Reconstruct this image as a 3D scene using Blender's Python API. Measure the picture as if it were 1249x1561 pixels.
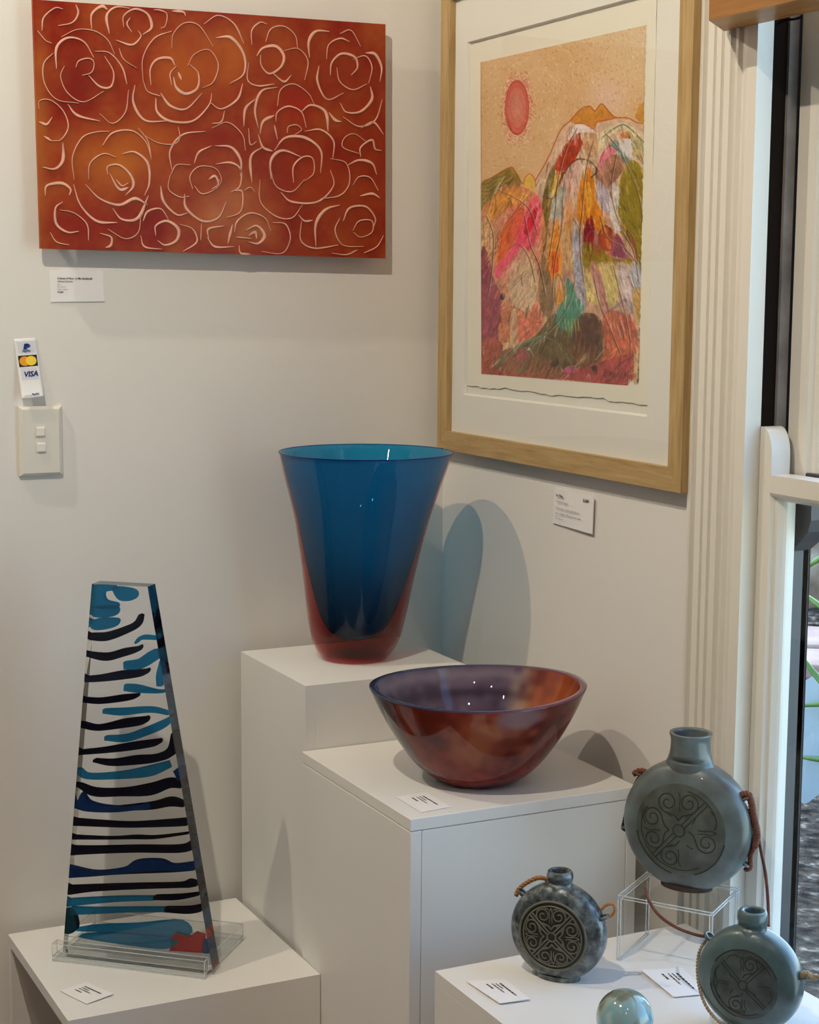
import bpy, bmesh, math, random
import numpy as np
from mathutils import Vector, Matrix

for o in list(bpy.data.objects):
    bpy.data.objects.remove(o)
scene = bpy.context.scene
COL = scene.collection
rng = np.random.RandomState(7)
random.seed(7)

# ------------------------------------------------------------------ camera
W, H, F = 1249.0, 1561.0, 2595.0
YAW, PITCH, ROLL = [math.radians(a) for a in (26.4, 7.354, .423)]
CAM = np.array([-1.439, -2.761, 1.394])
_f = np.array([math.sin(YAW)*math.cos(PITCH), math.cos(YAW)*math.cos(PITCH), -math.sin(PITCH)])
_r = np.cross(_f, [0, 0, 1.]); _r /= np.linalg.norm(_r)
_u = np.cross(_r, _f)
_r, _u = _r*math.cos(ROLL)+_u*math.sin(ROLL), -_r*math.sin(ROLL)+_u*math.cos(ROLL)
cam_data = bpy.data.cameras.new('camera')
cam_data.sensor_fit = 'HORIZONTAL'
cam_data.sensor_width = 36.0
cam_data.lens = F/W*36.0
cam_data.clip_start = .05
cam = bpy.data.objects.new('camera', cam_data)
COL.objects.link(cam)
cam.matrix_world = Matrix(((_r[0], _u[0], -_f[0], CAM[0]), (_r[1], _u[1], -_f[1], CAM[1]),
                           (_r[2], _u[2], -_f[2], CAM[2]), (0, 0, 0, 1)))
scene.camera = cam

# a pixel gives a direction; the distance comes from the wall, pedestal top or plane it lies on
def ray(x, y): return _f*F+_r*(x-W/2)-_u*(y-H/2)
def hit(x, y, ax, val):
    d = ray(x, y)
    return CAM+d*(val-CAM[ax])/d[ax]
def hitp(x, y, p, n):
    d = ray(x, y); p = np.array(p); n = np.array(n)
    return CAM+d*((p-CAM)@n)/(d@n)
def proj(P):
    q = np.asarray(P)-CAM
    w = q@_f
    return W/2+F*(q@_r)/w, H/2-F*(q@_u)/w

# ------------------------------------------------------------------ light
world = bpy.data.worlds.new('world'); scene.world = world
world.use_nodes = True
wn = world.node_tree.nodes; wl = world.node_tree.links
sky = wn.new('ShaderNodeTexSky'); sky.sky_type = 'HOSEK_WILKIE'
sky.sun_direction = (.5, .35, .8); sky.turbidity = 3.0; sky.ground_albedo = .35
wl.new(sky.outputs[0], wn['Background'].inputs[0])
wn['Background'].inputs[1].default_value = 27.0

def lamp(name, loc, aim, energy, angle, blend, color, radius=.03):
    ld = bpy.data.lights.new(name, 'SPOT')
    ld.energy = energy; ld.spot_size = math.radians(angle); ld.spot_blend = blend
    ld.color = color; ld.shadow_soft_size = radius
    lo = bpy.data.objects.new(name, ld); COL.objects.link(lo)
    lo.location = loc
    lo.rotation_euler = (Vector(aim)-Vector(loc)).to_track_quat('-Z', 'Y').to_euler()
    return lo
WARM = (1, .885, .71)
TRACK = (1, .92, .80)
lamp('ceiling_spot_right_wall_offscreen', (-1.56, -.30, 2.66), (-.02, -.60, 1.0), 58, 85, .6, WARM, .014)
lamp('ceiling_spot_left_wall_offscreen', (-1.35, -1.40, 2.66), (-.42, -.05, 1.05), 98, 78, .6, WARM, .014)
lamp('ceiling_spot_far_left_offscreen', (-2.6, -1.5, 2.66), (-2.2, -.9, .6), 12, 120, .8, TRACK, .03)
lamp('ceiling_spot_left_offscreen', (-2.3, -2.4, 2.66), (-1.9, -2.0, 0), 12, 130, .8, TRACK, .03)
lamp('ceiling_spot_behind_offscreen', (-1.5, -3.3, 2.66), (-1.3, -2.6, 0), 12, 130, .8, TRACK, .03)
lamp('ceiling_spot_right_offscreen', (-.75, -2.5, 2.66), (-.6, -1.9, 0), 8, 130, .8, TRACK, .03)
sun_data = bpy.data.lights.new('sun', 'SUN'); sun_data.energy = 3.0; sun_data.angle = .01
sun_data.color = (1, .95, .86)
sun = bpy.data.objects.new('sun_offscreen', sun_data); COL.objects.link(sun)
sun.location = (5, 4, 6)
sun.rotation_euler = (Vector((0, 0, 0))-Vector((.35, .75, 1.0))).to_track_quat('-Z', 'Y').to_euler()

scene.view_settings.view_transform = 'Standard'
scene.view_settings.look = 'None'
scene.view_settings.gamma = 1.0
scene.view_settings.use_curve_mapping = False
scene.view_settings.exposure = -0.38
try:
    scene.cycles.transparent_max_bounces = 24
    scene.cycles.max_bounces = 12
    scene.cycles.sample_clamp_indirect = 6
except Exception:
    pass

# ------------------------------------------------------------------ materials
def lin(c):
    c = np.asarray(c, float)/255.0
    return np.where(c <= .04045, c/12.92, ((c+.055)/1.055)**2.4)
def nodes(name):
    m = bpy.data.materials.new(name); m.use_nodes = True
    nt = m.node_tree
    return m, nt, nt.nodes['Principled BSDF'], nt.nodes['Material Output']
def add_bump(nt, bsdf, scale, strength, detail=3, dist=.002, stretch=None):
    tc = nt.nodes.new('ShaderNodeTexCoord')
    n = nt.nodes.new('ShaderNodeTexNoise'); n.inputs['Scale'].default_value = scale; n.inputs['Detail'].default_value = detail
    src = tc.outputs['Object']
    if stretch:
        mp = nt.nodes.new('ShaderNodeMapping'); mp.inputs['Scale'].default_value = stretch
        nt.links.new(src, mp.inputs[0]); src = mp.outputs[0]
    nt.links.new(src, n.inputs['Vector'])
    b = nt.nodes.new('ShaderNodeBump'); b.inputs['Strength'].default_value = strength; b.inputs['Distance'].default_value = dist
    nt.links.new(n.outputs['Fac'], b.inputs['Height']); nt.links.new(b.outputs[0], bsdf.inputs['Normal'])
    return n
def plain(name, col, rough=.6, bump=0, bscale=200, var=0, vscale=30, spec=.4, stretch=None, metal=0, coat=0):
    m, nt, b, out = nodes(name)
    b.inputs['Base Color'].default_value = (*col, 1); b.inputs['Roughness'].default_value = rough
    b.inputs['Specular IOR Level'].default_value = spec; b.inputs['Metallic'].default_value = metal
    b.inputs['Coat Weight'].default_value = coat
    if bump: add_bump(nt, b, bscale, bump, stretch=stretch)
    if var:
        tc = nt.nodes.new('ShaderNodeTexCoord'); n = nt.nodes.new('ShaderNodeTexNoise')
        n.inputs['Scale'].default_value = vscale; n.inputs['Detail'].default_value = 5
        src = tc.outputs['Object']
        if stretch:
            mp = nt.nodes.new('ShaderNodeMapping'); mp.inputs['Scale'].default_value = stretch
            nt.links.new(src, mp.inputs[0]); src = mp.outputs[0]
        nt.links.new(src, n.inputs['Vector'])
        r = nt.nodes.new('ShaderNodeValToRGB')
        r.color_ramp.elements[0].position = .3; r.color_ramp.elements[1].position = .7
        r.color_ramp.elements[0].color = (*[c*(1-var) for c in col], 1)
        r.color_ramp.elements[1].color = (*[min(1, c*(1+var)) for c in col], 1)
        nt.links.new(n.outputs['Fac'], r.inputs[0]); nt.links.new(r.outputs[0], b.inputs['Base Color'])
    return m
def ramp_mat(name, cols, scale, rough=.5, stretch=None, bump=0, detail=6, coat=0, spec=.5, dist=.002):
    m, nt, b, out = nodes(name)
    tc = nt.nodes.new('ShaderNodeTexCoord'); n = nt.nodes.new('ShaderNodeTexNoise')
    n.inputs['Scale'].default_value = scale; n.inputs['Detail'].default_value = detail
    src = tc.outputs['Object']
    if stretch:
        mp = nt.nodes.new('ShaderNodeMapping'); mp.inputs['Scale'].default_value = stretch
        nt.links.new(src, mp.inputs[0]); src = mp.outputs[0]
    nt.links.new(src, n.inputs['Vector'])
    r = nt.nodes.new('ShaderNodeValToRGB'); el = r.color_ramp.elements
    while len(el) < len(cols): el.new(.5)
    for e, (p, c) in zip(el, cols):
        e.position = p; e.color = (*lin(c), 1)
    nt.links.new(n.outputs['Fac'], r.inputs[0]); nt.links.new(r.outputs[0], b.inputs['Base Color'])
    b.inputs['Roughness'].default_value = rough; b.inputs['Coat Weight'].default_value = coat
    b.inputs['Specular IOR Level'].default_value = spec
    if bump:
        bp = nt.nodes.new('ShaderNodeBump'); bp.inputs['Strength'].default_value = bump; bp.inputs['Distance'].default_value = dist
        nt.links.new(n.outputs['Fac'], bp.inputs['Height']); nt.links.new(bp.outputs[0], b.inputs['Normal'])
    return m
def clear(name, tint=(1, 1, 1), ior=1.45, rough=.0, body=None, body_fac=0, absorb=None, attr=False, gloss=1.0):
    """thin clear glass: light passes straight through, tinted, with a Fresnel reflection on top"""
    m, nt, b, out = nodes(name)
    nt.nodes.remove(b)
    tr = nt.nodes.new('ShaderNodeBsdfTransparent'); tr.inputs[0].default_value = (*tint, 1)
    base = tr.outputs[0]
    if body is not None or attr:
        df = nt.nodes.new('ShaderNodeBsdfPrincipled'); df.inputs['Roughness'].default_value = .35
        df.inputs['Specular IOR Level'].default_value = .0
        if attr:
            at = nt.nodes.new('ShaderNodeAttribute'); at.attribute_name = 'Col'
            nt.links.new(at.outputs['Color'], df.inputs['Base Color'])
            nt.links.new(at.outputs['Color'], tr.inputs[0])
        else:
            df.inputs['Base Color'].default_value = (*body, 1)
        mx = nt.nodes.new('ShaderNodeMixShader'); mx.inputs[0].default_value = body_fac
        nt.links.new(tr.outputs[0], mx.inputs[1]); nt.links.new(df.outputs[0], mx.inputs[2])
        base = mx.outputs[0]
    gl = nt.nodes.new('ShaderNodeBsdfGlossy'); gl.inputs['Roughness'].default_value = rough
    fr = nt.nodes.new('ShaderNodeFresnel'); fr.inputs[0].default_value = ior
    geo = nt.nodes.new('ShaderNodeNewGeometry')
    sub = nt.nodes.new('ShaderNodeMath'); sub.operation = 'SUBTRACT'; sub.inputs[0].default_value = 1
    nt.links.new(geo.outputs['Backfacing'], sub.inputs[1])
    mul = nt.nodes.new('ShaderNodeMath'); mul.operation = 'MULTIPLY'
    mg = nt.nodes.new('ShaderNodeMath'); mg.operation = 'MULTIPLY'; mg.inputs[1].default_value = gloss
    nt.links.new(fr.outputs[0], mul.inputs[0]); nt.links.new(sub.outputs[0], mul.inputs[1])
    nt.links.new(mul.outputs[0], mg.inputs[0])
    mx2 = nt.nodes.new('ShaderNodeMixShader')
    nt.links.new(mg.outputs[0], mx2.inputs[0]); nt.links.new(base, mx2.inputs[1]); nt.links.new(gl.outputs[0], mx2.inputs[2])
    nt.links.new(mx2.outputs[0], out.inputs['Surface'])
    if absorb:
        va = nt.nodes.new('ShaderNodeVolumeAbsorption'); va.inputs[0].default_value = (*absorb[0], 1); va.inputs[1].default_value = absorb[1]
        nt.links.new(va.outputs[0], out.inputs['Volume'])
    return m
def attr_mat(name, rough=.6, spec=.4, coat=0, bump=0, bscale=300):
    m, nt, b, out = nodes(name)
    at = nt.nodes.new('ShaderNodeAttribute'); at.attribute_name = 'Col'
    nt.links.new(at.outputs['Color'], b.inputs['Base Color'])
    b.inputs['Roughness'].default_value = rough; b.inputs['Specular IOR Level'].default_value = spec
    b.inputs['Coat Weight'].default_value = coat; b.inputs['Coat Roughness'].default_value = .03
    if bump: add_bump(nt, b, bscale, bump, dist=.001)
    return m

M = {}
M['wall'] = plain('wall_paint', (.80, .775, .735), .7, .05, 260, spec=.25)
M['ceiling'] = plain('ceiling_paint', (.82, .81, .79), .8, .03, 200)
M['floor'] = ramp_mat('floor_boards', [(.3, (120, 86, 56)), (.7, (150, 112, 76))], 6, .4, (1, 14, 1), .05)
M['plinth'] = plain('plinth_paint', (.80, .785, .755), .5, .04, 180, spec=.35)
M['trim'] = plain('cream_gloss_paint', (.80, .76, .68), .35, .05, 60, spec=.5)
M['jamb'] = M['trim']
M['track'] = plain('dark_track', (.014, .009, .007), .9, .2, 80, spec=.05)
M['track_grey'] = plain('worn_grey_track', (.20, .18, .17), .5, .2, 80, .3, 20)
M['ext'] = plain('charcoal_exterior_paint', (.042, .046, .055), .4, .08, 80, spec=.5)
M['frame'] = ramp_mat('pale_oak', [(.25, (156, 126, 80)), (.5, (180, 150, 102)), (.8, (197, 169, 122))], 18, .5, (8, .6, 8), .12, spec=.3)
M['frame_v'] = ramp_mat('pale_oak_upright', [(.25, (156, 126, 80)), (.5, (180, 150, 102)), (.8, (197, 169, 122))], 18, .5, (8, 8, .6), .12, spec=.3)
M['pelmet'] = ramp_mat('honey_pine', [(.25, (140, 90, 38)), (.5, (160, 106, 46)), (.8, (178, 122, 56))], 9, .4, (10, .7, 10), .08)
M['knot'] = plain('pine_knot', tuple(lin((96, 52, 18))), .5)
M['mat'] = plain('mat_board', (.83, .80, .75), .8, .05, 500, spec=.2)
M['paper'] = plain('rag_paper', (.85, .80, .69), .85, .25, 350, spec=.1)
M['backing'] = plain('backing_board', (.80, .77, .71), .8, spec=.2)
M['card'] = plain('white_card', (.88, .86, .86), .6, spec=.3)
M['ink'] = plain('black_ink', (.02, .02, .022), .6)
M['ink_grey'] = plain('grey_ink', (.20, .19, .20), .6)
M['pane'] = clear('picture_glass', (.98, .985, .98), 1.5, gloss=.8)
M['window_glass'] = clear('window_glass', (.94, .96, .95), 1.5)
M['acrylic'] = clear('clear_acrylic', (.955, .965, .965), 1.49)
M['acrylic_edge'] = clear('acrylic_edge', (.9, .92, .93), 1.49, body=(.9, .92, .93), body_fac=.45)

# ------------------------------------------------------------------ object helpers
def finish(o, parent):
    COL.objects.link(o)
    if parent is not None:
        o.parent = parent
        o.matrix_parent_inverse = Matrix.Translation(-_root_loc[parent.name]) if parent.name in _root_loc else Matrix.Identity(4)
    return o
_root_loc = {}
def thing(name, loc, label, cat=None, group=None, kind=None):
    o = bpy.data.objects.new(name, None); COL.objects.link(o)
    o.location = loc; o.empty_display_size = .02
    _root_loc[o.name] = Vector([float(v) for v in loc])
    tag(o, label, cat, group, kind)
    return o
def tag(o, label=None, cat=None, group=None, kind=None):
    if label: o['label'] = label
    if cat: o['category'] = cat
    if group: o['group'] = group
    if kind: o['kind'] = kind
    return o
def mesh(name, verts, faces, mat, parent=None, smooth=False, cols=None, mats=None, fmat=None):
    me = bpy.data.meshes.new(name)
    me.from_pydata([tuple(float(c) for c in v) for v in verts], [], [tuple(int(i) for i in f) for f in faces])
    for m in (mats or [mat]): me.materials.append(m)
    if fmat is not None: me.polygons.foreach_set('material_index', [int(i) for i in fmat])
    if smooth: me.polygons.foreach_set('use_smooth', [True]*len(me.polygons))
    if cols is not None:
        a = me.color_attributes.new('Col', 'FLOAT_COLOR', 'POINT')
        buf = np.ones((len(verts), 4), np.float32); buf[:, :3] = cols
        a.data.foreach_set('color', buf.ravel())
    me.update()
    o = bpy.data.objects.new(name, me)
    return finish(o, parent)
def box_data(lo, hi, bev=0):
    bm = bmesh.new(); bmesh.ops.create_cube(bm, size=1)
    lo = Vector(lo); hi = Vector(hi)
    for v in bm.verts:
        v.co = Vector([(lo[i]+hi[i])/2+v.co[i]*(hi[i]-lo[i]) for i in range(3)])
    if bev:
        bmesh.ops.bevel(bm, geom=bm.edges[:], offset=bev, segments=2, affect='EDGES', profile=.5)
    bm.verts.index_update()
    vs = [v.co.copy() for v in bm.verts]; fs = [[v.index for v in f.verts] for f in bm.faces]
    bm.free()
    return vs, fs
def box(name, lo, hi, mat, parent=None, bev=0):
    return mesh(name, *box_data(lo, hi, bev), mat, parent)
def boxes(name, lst, mat, parent=None, bev=0):
    V, Fc = [], []
    for lo, hi in lst:
        v, f = box_data(lo, hi, bev); k = len(V); V += v; Fc += [[i+k for i in q] for q in f]
    return mesh(name, V, Fc, mat, parent)
def obox_data(c, ax, ay, az, sx, sy, sz, bev=0):
    vs, fs = box_data((-sx/2, -sy/2, -sz/2), (sx/2, sy/2, sz/2), bev)
    c, ax, ay, az = [np.array(q, float) for q in (c, ax, ay, az)]
    return [c+ax*v.x+ay*v.y+az*v.z for v in vs], fs
def lathe(prof, n=64, centre=lambda h: (0, 0), close=True):
    """prof: (r, z) list from outside bottom ... ; returns verts, faces (quads)"""
    V, Fc = [], []
    for r, z in prof:
        cx, cy = centre(z)
        for i in range(n):
            a = 2*math.pi*i/n
            V.append((cx+r*math.cos(a), cy+r*math.sin(a), z))
    for j in range(len(prof)-1):
        for i in range(n):
            Fc.append((j*n+i, j*n+(i+1) % n, (j+1)*n+(i+1) % n, (j+1)*n+i))
    if close:
        Fc.append(tuple(range(n))[::-1]); Fc.append(tuple((len(prof)-1)*n+i for i in range(n)))
    return V, Fc
def crom(pts, n=8, closed=False):
    P = [np.array(p, float) for p in pts]
    if len(P) < 3 and not closed:
        return [P[0]+(P[-1]-P[0])*t for t in np.linspace(0, 1, n+1)]
    out = []; L = len(P); rngs = range(L if closed else L-1)
    for i in rngs:
        p1, p2 = P[i], P[(i+1) % L]
        p0 = P[i-1] if (i > 0 or closed) else 2*p1-p2
        p3 = P[(i+2) % L] if (i+2 < L or closed) else 2*p2-p1
        for k in range(n):
            t = k/n
            out.append(.5*((2*p1)+(-p0+p2)*t+(2*p0-5*p1+4*p2-p3)*t*t+(-p0+3*p1-3*p2+p3)*t**3))
    if not closed: out.append(P[-1])
    return out
def tube_data(path, rad, n=8, caps=True):
    P = [Vector([float(c) for c in p]) for p in path]
    V, Fc = [], []
    t0 = (P[1]-P[0]).normalized()
    up = Vector((0, 0, 1)) if abs(t0.z) < .9 else Vector((1, 0, 0))
    nrm = (up-t0*up.dot(t0)).normalized()
    for i, p in enumerate(P):
        t = ((P[min(i+1, len(P)-1)]-P[max(i-1, 0)])).normalized()
        nrm = (nrm-t*nrm.dot(t)).normalized(); b = t.cross(nrm)
        r = rad(i/(len(P)-1)) if callable(rad) else rad
        for k in range(n):
            a = 2*math.pi*k/n
            V.append(p+nrm*(r*math.cos(a))+b*(r*math.sin(a)))
    for i in range(len(P)-1):
        for k in range(n):
            Fc.append((i*n+k, i*n+(k+1) % n, (i+1)*n+(k+1) % n, (i+1)*n+k))
    if caps:
        Fc.append(tuple(range(n))[::-1]); Fc.append(tuple((len(P)-1)*n+k for k in range(n)))
    return V, Fc
def tube(name, path, rad, mat, parent=None, n=8):
    return mesh(name, *tube_data(path, rad, n), mat, parent, True)
def join(lst):
    V, Fc = [], []
    for v, f in lst:
        k = len(V); V += list(v); Fc += [[i+k for i in q] for q in f]
    return V, Fc
def rope(name, path, r, mat, parent=None, strands=3, pitch=.012):
    path = crom(path, 10)
    P = [Vector([float(c) for c in p]) for p in path]
    # resample
    L = [0]
    for a, b in zip(P, P[1:]): L.append(L[-1]+(b-a).length)
    N = max(12, int(L[-1]/(pitch/7)))
    Q = []
    j = 0
    for i in range(N+1):
        s = L[-1]*i/N
        while j < len(L)-2 and L[j+1] < s: j += 1
        t = (s-L[j])/max(1e-9, L[j+1]-L[j]); Q.append(P[j].lerp(P[j+1], min(1, t)))
    t0 = (Q[1]-Q[0]).normalized(); up = Vector((0, 0, 1)) if abs(t0.z) < .9 else Vector((1, 0, 0))
    nrm = (up-t0*up.dot(t0)).normalized(); fr = []
    for i, p in enumerate(Q):
        t = (Q[min(i+1, N)]-Q[max(0, i-1)]).normalized()
        nrm = (nrm-t*nrm.dot(t)).normalized(); fr.append((nrm.copy(), t.cross(nrm)))
    parts = []
    for k in range(strands):
        pts = []
        for i, p in enumerate(Q):
            a = 2*math.pi*(k/strands+L[-1]*i/N/pitch)
            pts.append(p+(fr[i][0]*math.cos(a)+fr[i][1]*math.sin(a))*r*.52)
        parts.append(tube_data(pts, r*.56, 6))
    return mesh(name, *join(parts), mat, parent, True)
def prism(poly3, depth_vec):
    """closed polygon (3d points) extruded along a vector"""
    n = len(poly3); d = np.array(depth_vec, float)
    V = [np.array(p, float) for p in poly3]; V = V+[p+d for p in V]
    Fc = [tuple(range(n)), tuple(range(2*n-1, n-1, -1))]
    for i in range(n):
        j = (i+1) % n
        Fc.append((i, i+n, j+n, j))
    return V, Fc
def sheet(name, fn, nu, nv, mat, parent, colfn=None, smooth=True):
    """grid of points fn(u,v)"""
    V = [fn(i/nu, j/nv) for j in range(nv+1) for i in range(nu+1)]
    Fc = [(j*(nu+1)+i, j*(nu+1)+i+1, (j+1)*(nu+1)+i+1, (j+1)*(nu+1)+i) for j in range(nv) for i in range(nu)]
    return mesh(name, V, Fc, mat, parent, smooth, colfn(np.array(V)) if colfn else None)
def text(name, body, size, origin, ux, uy, mat, parent, lift=.0004, bold=0, shear=0, align='LEFT'):
    cu = bpy.data.curves.new('txt', 'FONT'); cu.body = body; cu.size = size; cu.resolution_u = 2
    cu.offset = bold*size; cu.shear = shear; cu.align_x = align
    o = bpy.data.objects.new('txt', cu); COL.objects.link(o)
    dg = bpy.context.evaluated_depsgraph_get(); dg.update()
    me = bpy.data.meshes.new_from_object(o.evaluated_get(dg))
    bpy.data.objects.remove(o)
    origin, ux, uy = [np.array(q, float) for q in (origin, ux, uy)]
    nz = np.cross(ux, uy)
    V = [origin+ux*v.co.x+uy*v.co.y+nz*lift for v in me.vertices]
    Fc = [list(p.vertices) for p in me.polygons]
    bpy.data.meshes.remove(me)
    return mesh(name, V, Fc, mat, parent)

# ------------------------------------------------------------------ painter (pigment of the flat artworks)
def vnoise(w, h, cell, seed):
    r = np.random.RandomState(seed)
    gw, gh = int(w/cell)+3, int(h/cell)+3
    g = r.rand(gh, gw)
    y, x = np.mgrid[0:h, 0:w]/float(cell)
    xi, yi = x.astype(int), y.astype(int); fx, fy = x-xi, y-yi
    fx = fx*fx*(3-2*fx); fy = fy*fy*(3-2*fy)
    return (g[yi, xi]*(1-fx)+g[yi, xi+1]*fx)*(1-fy)+(g[yi+1, xi]*(1-fx)+g[yi+1, xi+1]*fx)*fy
class Canvas:
    def __init__(s, x0, y0, x1, y1, k=2.0):
        s.x0, s.y0, s.k = x0, y0, k
        s.w, s.h = int((x1-x0)*k), int((y1-y0)*k)
        s.a = np.zeros((s.h, s.w, 3)); s.n = 0
        s.Y, s.X = np.mgrid[0:s.h, 0:s.w]
    def px(s, pts): return [((x-s.x0)*s.k, (y-s.y0)*s.k) for x, y in pts]
    def mask(s, pts):
        P = s.px(pts); m = np.zeros((s.h, s.w), bool); n = len(P)
        for i in range(n):
            (x1, y1), (x2, y2) = P[i], P[(i+1) % n]
            if y1 == y2: continue
            c = ((y1 > s.Y) != (y2 > s.Y)) & (s.X < (x2-x1)*(s.Y-y1)/(y2-y1)+x1)
            m ^= c
        return m
    def put(s, m, col, var=.12, cell=(5, 14), alpha=1.0):
        s.n += 1
        ax, ay = cell
        nz = vnoise(s.w, s.h, ay, s.n*13+1)*.6+vnoise(s.w, s.h, ax, s.n*7+3)*.4-.5
        c = np.array(col, float)[None, None]*(1+2*var*nz[..., None])
        al = (alpha*m)[..., None] if m.dtype != bool else (m*alpha)[..., None]
        s.a = s.a*(1-al)+c*al
    def poly(s, pts, col, var=.14, smooth=True, alpha=1.0, cell=(5, 14)):
        q = [tuple(p) for p in crom(pts, 5, True)] if smooth else pts
        s.put(s.mask(q), col, var, cell, alpha)
    def stroke(s, pts, width, col, alpha=1.0, var=.1, smooth=True):
        q = s.px([tuple(p) for p in (crom(pts, 6) if smooth else pts)])
        wpx = width*s.k/2
        xs = [p[0] for p in q]; ys = [p[1] for p in q]
        x0, x1 = max(0, int(min(xs)-wpx-2)), min(s.w, int(max(xs)+wpx+3))
        y0, y1 = max(0, int(min(ys)-wpx-2)), min(s.h, int(max(ys)+wpx+3))
        if x1 <= x0 or y1 <= y0: return
        X = s.X[y0:y1, x0:x1]; Y = s.Y[y0:y1, x0:x1]; d = np.full(X.shape, 1e9)
        for (ax, ay), (bx, by) in zip(q, q[1:]):
            vx, vy = bx-ax, by-ay; L = vx*vx+vy*vy+1e-9
            t = np.clip(((X-ax)*vx+(Y-ay)*vy)/L, 0, 1)
            d = np.minimum(d, np.hypot(X-ax-t*vx, Y-ay-t*vy))
        al = (np.clip(wpx+.5-d, 0, 1)*alpha)[..., None]
        s.a[y0:y1, x0:x1] = s.a[y0:y1, x0:x1]*(1-al)+np.array(col, float)*al
    def sample(s, x, y):
        X = np.clip((np.asarray(x)-s.x0)*s.k, 0, s.w-1.001); Y = np.clip((np.asarray(y)-s.y0)*s.k, 0, s.h-1.001)
        xi, yi = X.astype(int), Y.astype(int); fx, fy = (X-xi)[:, None], (Y-yi)[:, None]
        xi1, yi1 = np.minimum(xi+1, s.w-1), np.minimum(yi+1, s.h-1)
        a = s.a
        return (a[yi, xi]*(1-fx)+a[yi, xi1]*fx)*(1-fy)+(a[yi1, xi]*(1-fx)+a[yi1, xi1]*fx)*fy
def pigment(srgb, gain=1.25, warm=(1., 1.04, 1.14)):
    return np.clip(lin(np.clip(srgb, 0, 255))*gain*np.array(warm), 0, .93)

# ------------------------------------------------------------------ room shell
RX0, RY0, RH = -3.7, -4.3, 2.75
WTX = .105
WO = dict(y0=-2.00, y1=-.905, z0=.15, z1=2.15)          # window opening in the right wall
tag(box('wall_left', (RX0-.12, 0, 0), (WTX, .12, RH), M['wall']), 'off-white plastered wall behind the orange glass panel', kind='structure')
tag(boxes('wall_right', [((0, WO['y1'], 0), (WTX, 0, RH)), ((0, RY0, 0), (WTX, WO['y0'], RH)),
                         ((0, WO['y0'], 0), (WTX, WO['y1'], WO['z0'])), ((0, WO['y0'], WO['z1']), (WTX, WO['y1'], RH))], M['wall']),
    'off-white plastered wall carrying the framed painting and the window', kind='structure')
tag(box('wall_far_left', (RX0-.12, RY0, 0), (RX0, 0, RH), M['wall']), kind='structure')
tag(box('wall_behind', (RX0-.12, RY0-.12, 0), (WTX, RY0, RH), M['wall']), kind='structure')
tag(box('floor', (RX0-.12, RY0-.12, -.1), (WTX, .12, 0), M['floor']), 'brown boarded floor of the room', kind='structure')
tag(box('ceiling', (RX0-.12, RY0-.12, RH), (WTX, .12, RH+.1), M['ceiling']), 'white ceiling of the room', kind='structure')

# ------------------------------------------------------------------ window
YJ = -.918
win = thing('window_1', (0, -1.45, .15), 'cream painted double-hung sash window with fluted architrave', kind='structure')
def extr_z(name, prof, z0, z1, mat, parent):
    """profile in (x, y), extruded along z"""
    V, Fc = prism([(x, y, z0) for x, y in prof], (0, 0, z1-z0))
    return mesh(name, V, Fc, mat, parent)
# fluted architrave: profile from outer edge (-.777) to inner edge (-.918)
cp = [(-.777, .012), (-.789, .012), (-.791, .019), (-.798, .021), (-.800, .014), (-.803, .0165), (-.816, .0165), (-.8175, .012), (-.821, .012),
      (-.8225, .0165), (-.833, .0165), (-.8345, .012), (-.839, .012), (-.8405, .0165), (-.853, .0165), (-.856, .010), (-.861, .010), (-.864, .016),
      (-.872, .018), (-.876, .013), (-.883, .013), (-.886, .019), (-.897, .022), (-.918, .022)]
extr_z('architrave', [(0.0, cp[0][0])]+[(-t, y) for y, t in cp]+[(0.0, YJ)], .0, 2.29, M['trim'], win)
extr_z('architrave', [(0.0, -2.905-cp[0][0])]+[(-t, -2.905-y) for y, t in cp]+[(0.0, -2.905-YJ)], .0, 2.29, M['trim'], win)
box('head_architrave', (-.022, -1.987, 2.15), (0, YJ, 2.29), M['trim'], win, .003)
box('window_sill', (-.05, -2.14, .10), (.10, -.777+.012, .15), M['trim'], win, .004)
# jamb linings on the near-corner side, by depth
box('jamb', (0, YJ, .15), (.004, -.905, 2.15), M['jamb'], win)
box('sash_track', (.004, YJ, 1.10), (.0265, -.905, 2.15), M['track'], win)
box('jamb_lining', (.004, YJ, .15), (.0265, -.905, 1.10), M['jamb'], win)
box('parting_bead', (.0265, YJ-.005, .15), (.042, -.905, 2.15), M['track_grey'], win)
box('outer_jamb', (.042, YJ, .15), (.085, -.905, 2.15), M['ext'], win)
yb = float(hit(1209, 900, 0, .088)[1]); xe = float(hit(1225, 900, 1, yb)[0])
box('outer_stop', (.088, yb, .15), (xe, -.905, 2.15), M['ext'], win, .002)
box('jamb_far', (0, -2.00, .15), (WTX, -1.988, 2.15), M['jamb'], win)
box('head_lining', (0, -1.988, 2.138), (WTX, YJ, 2.15), M['jamb'], win)
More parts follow.
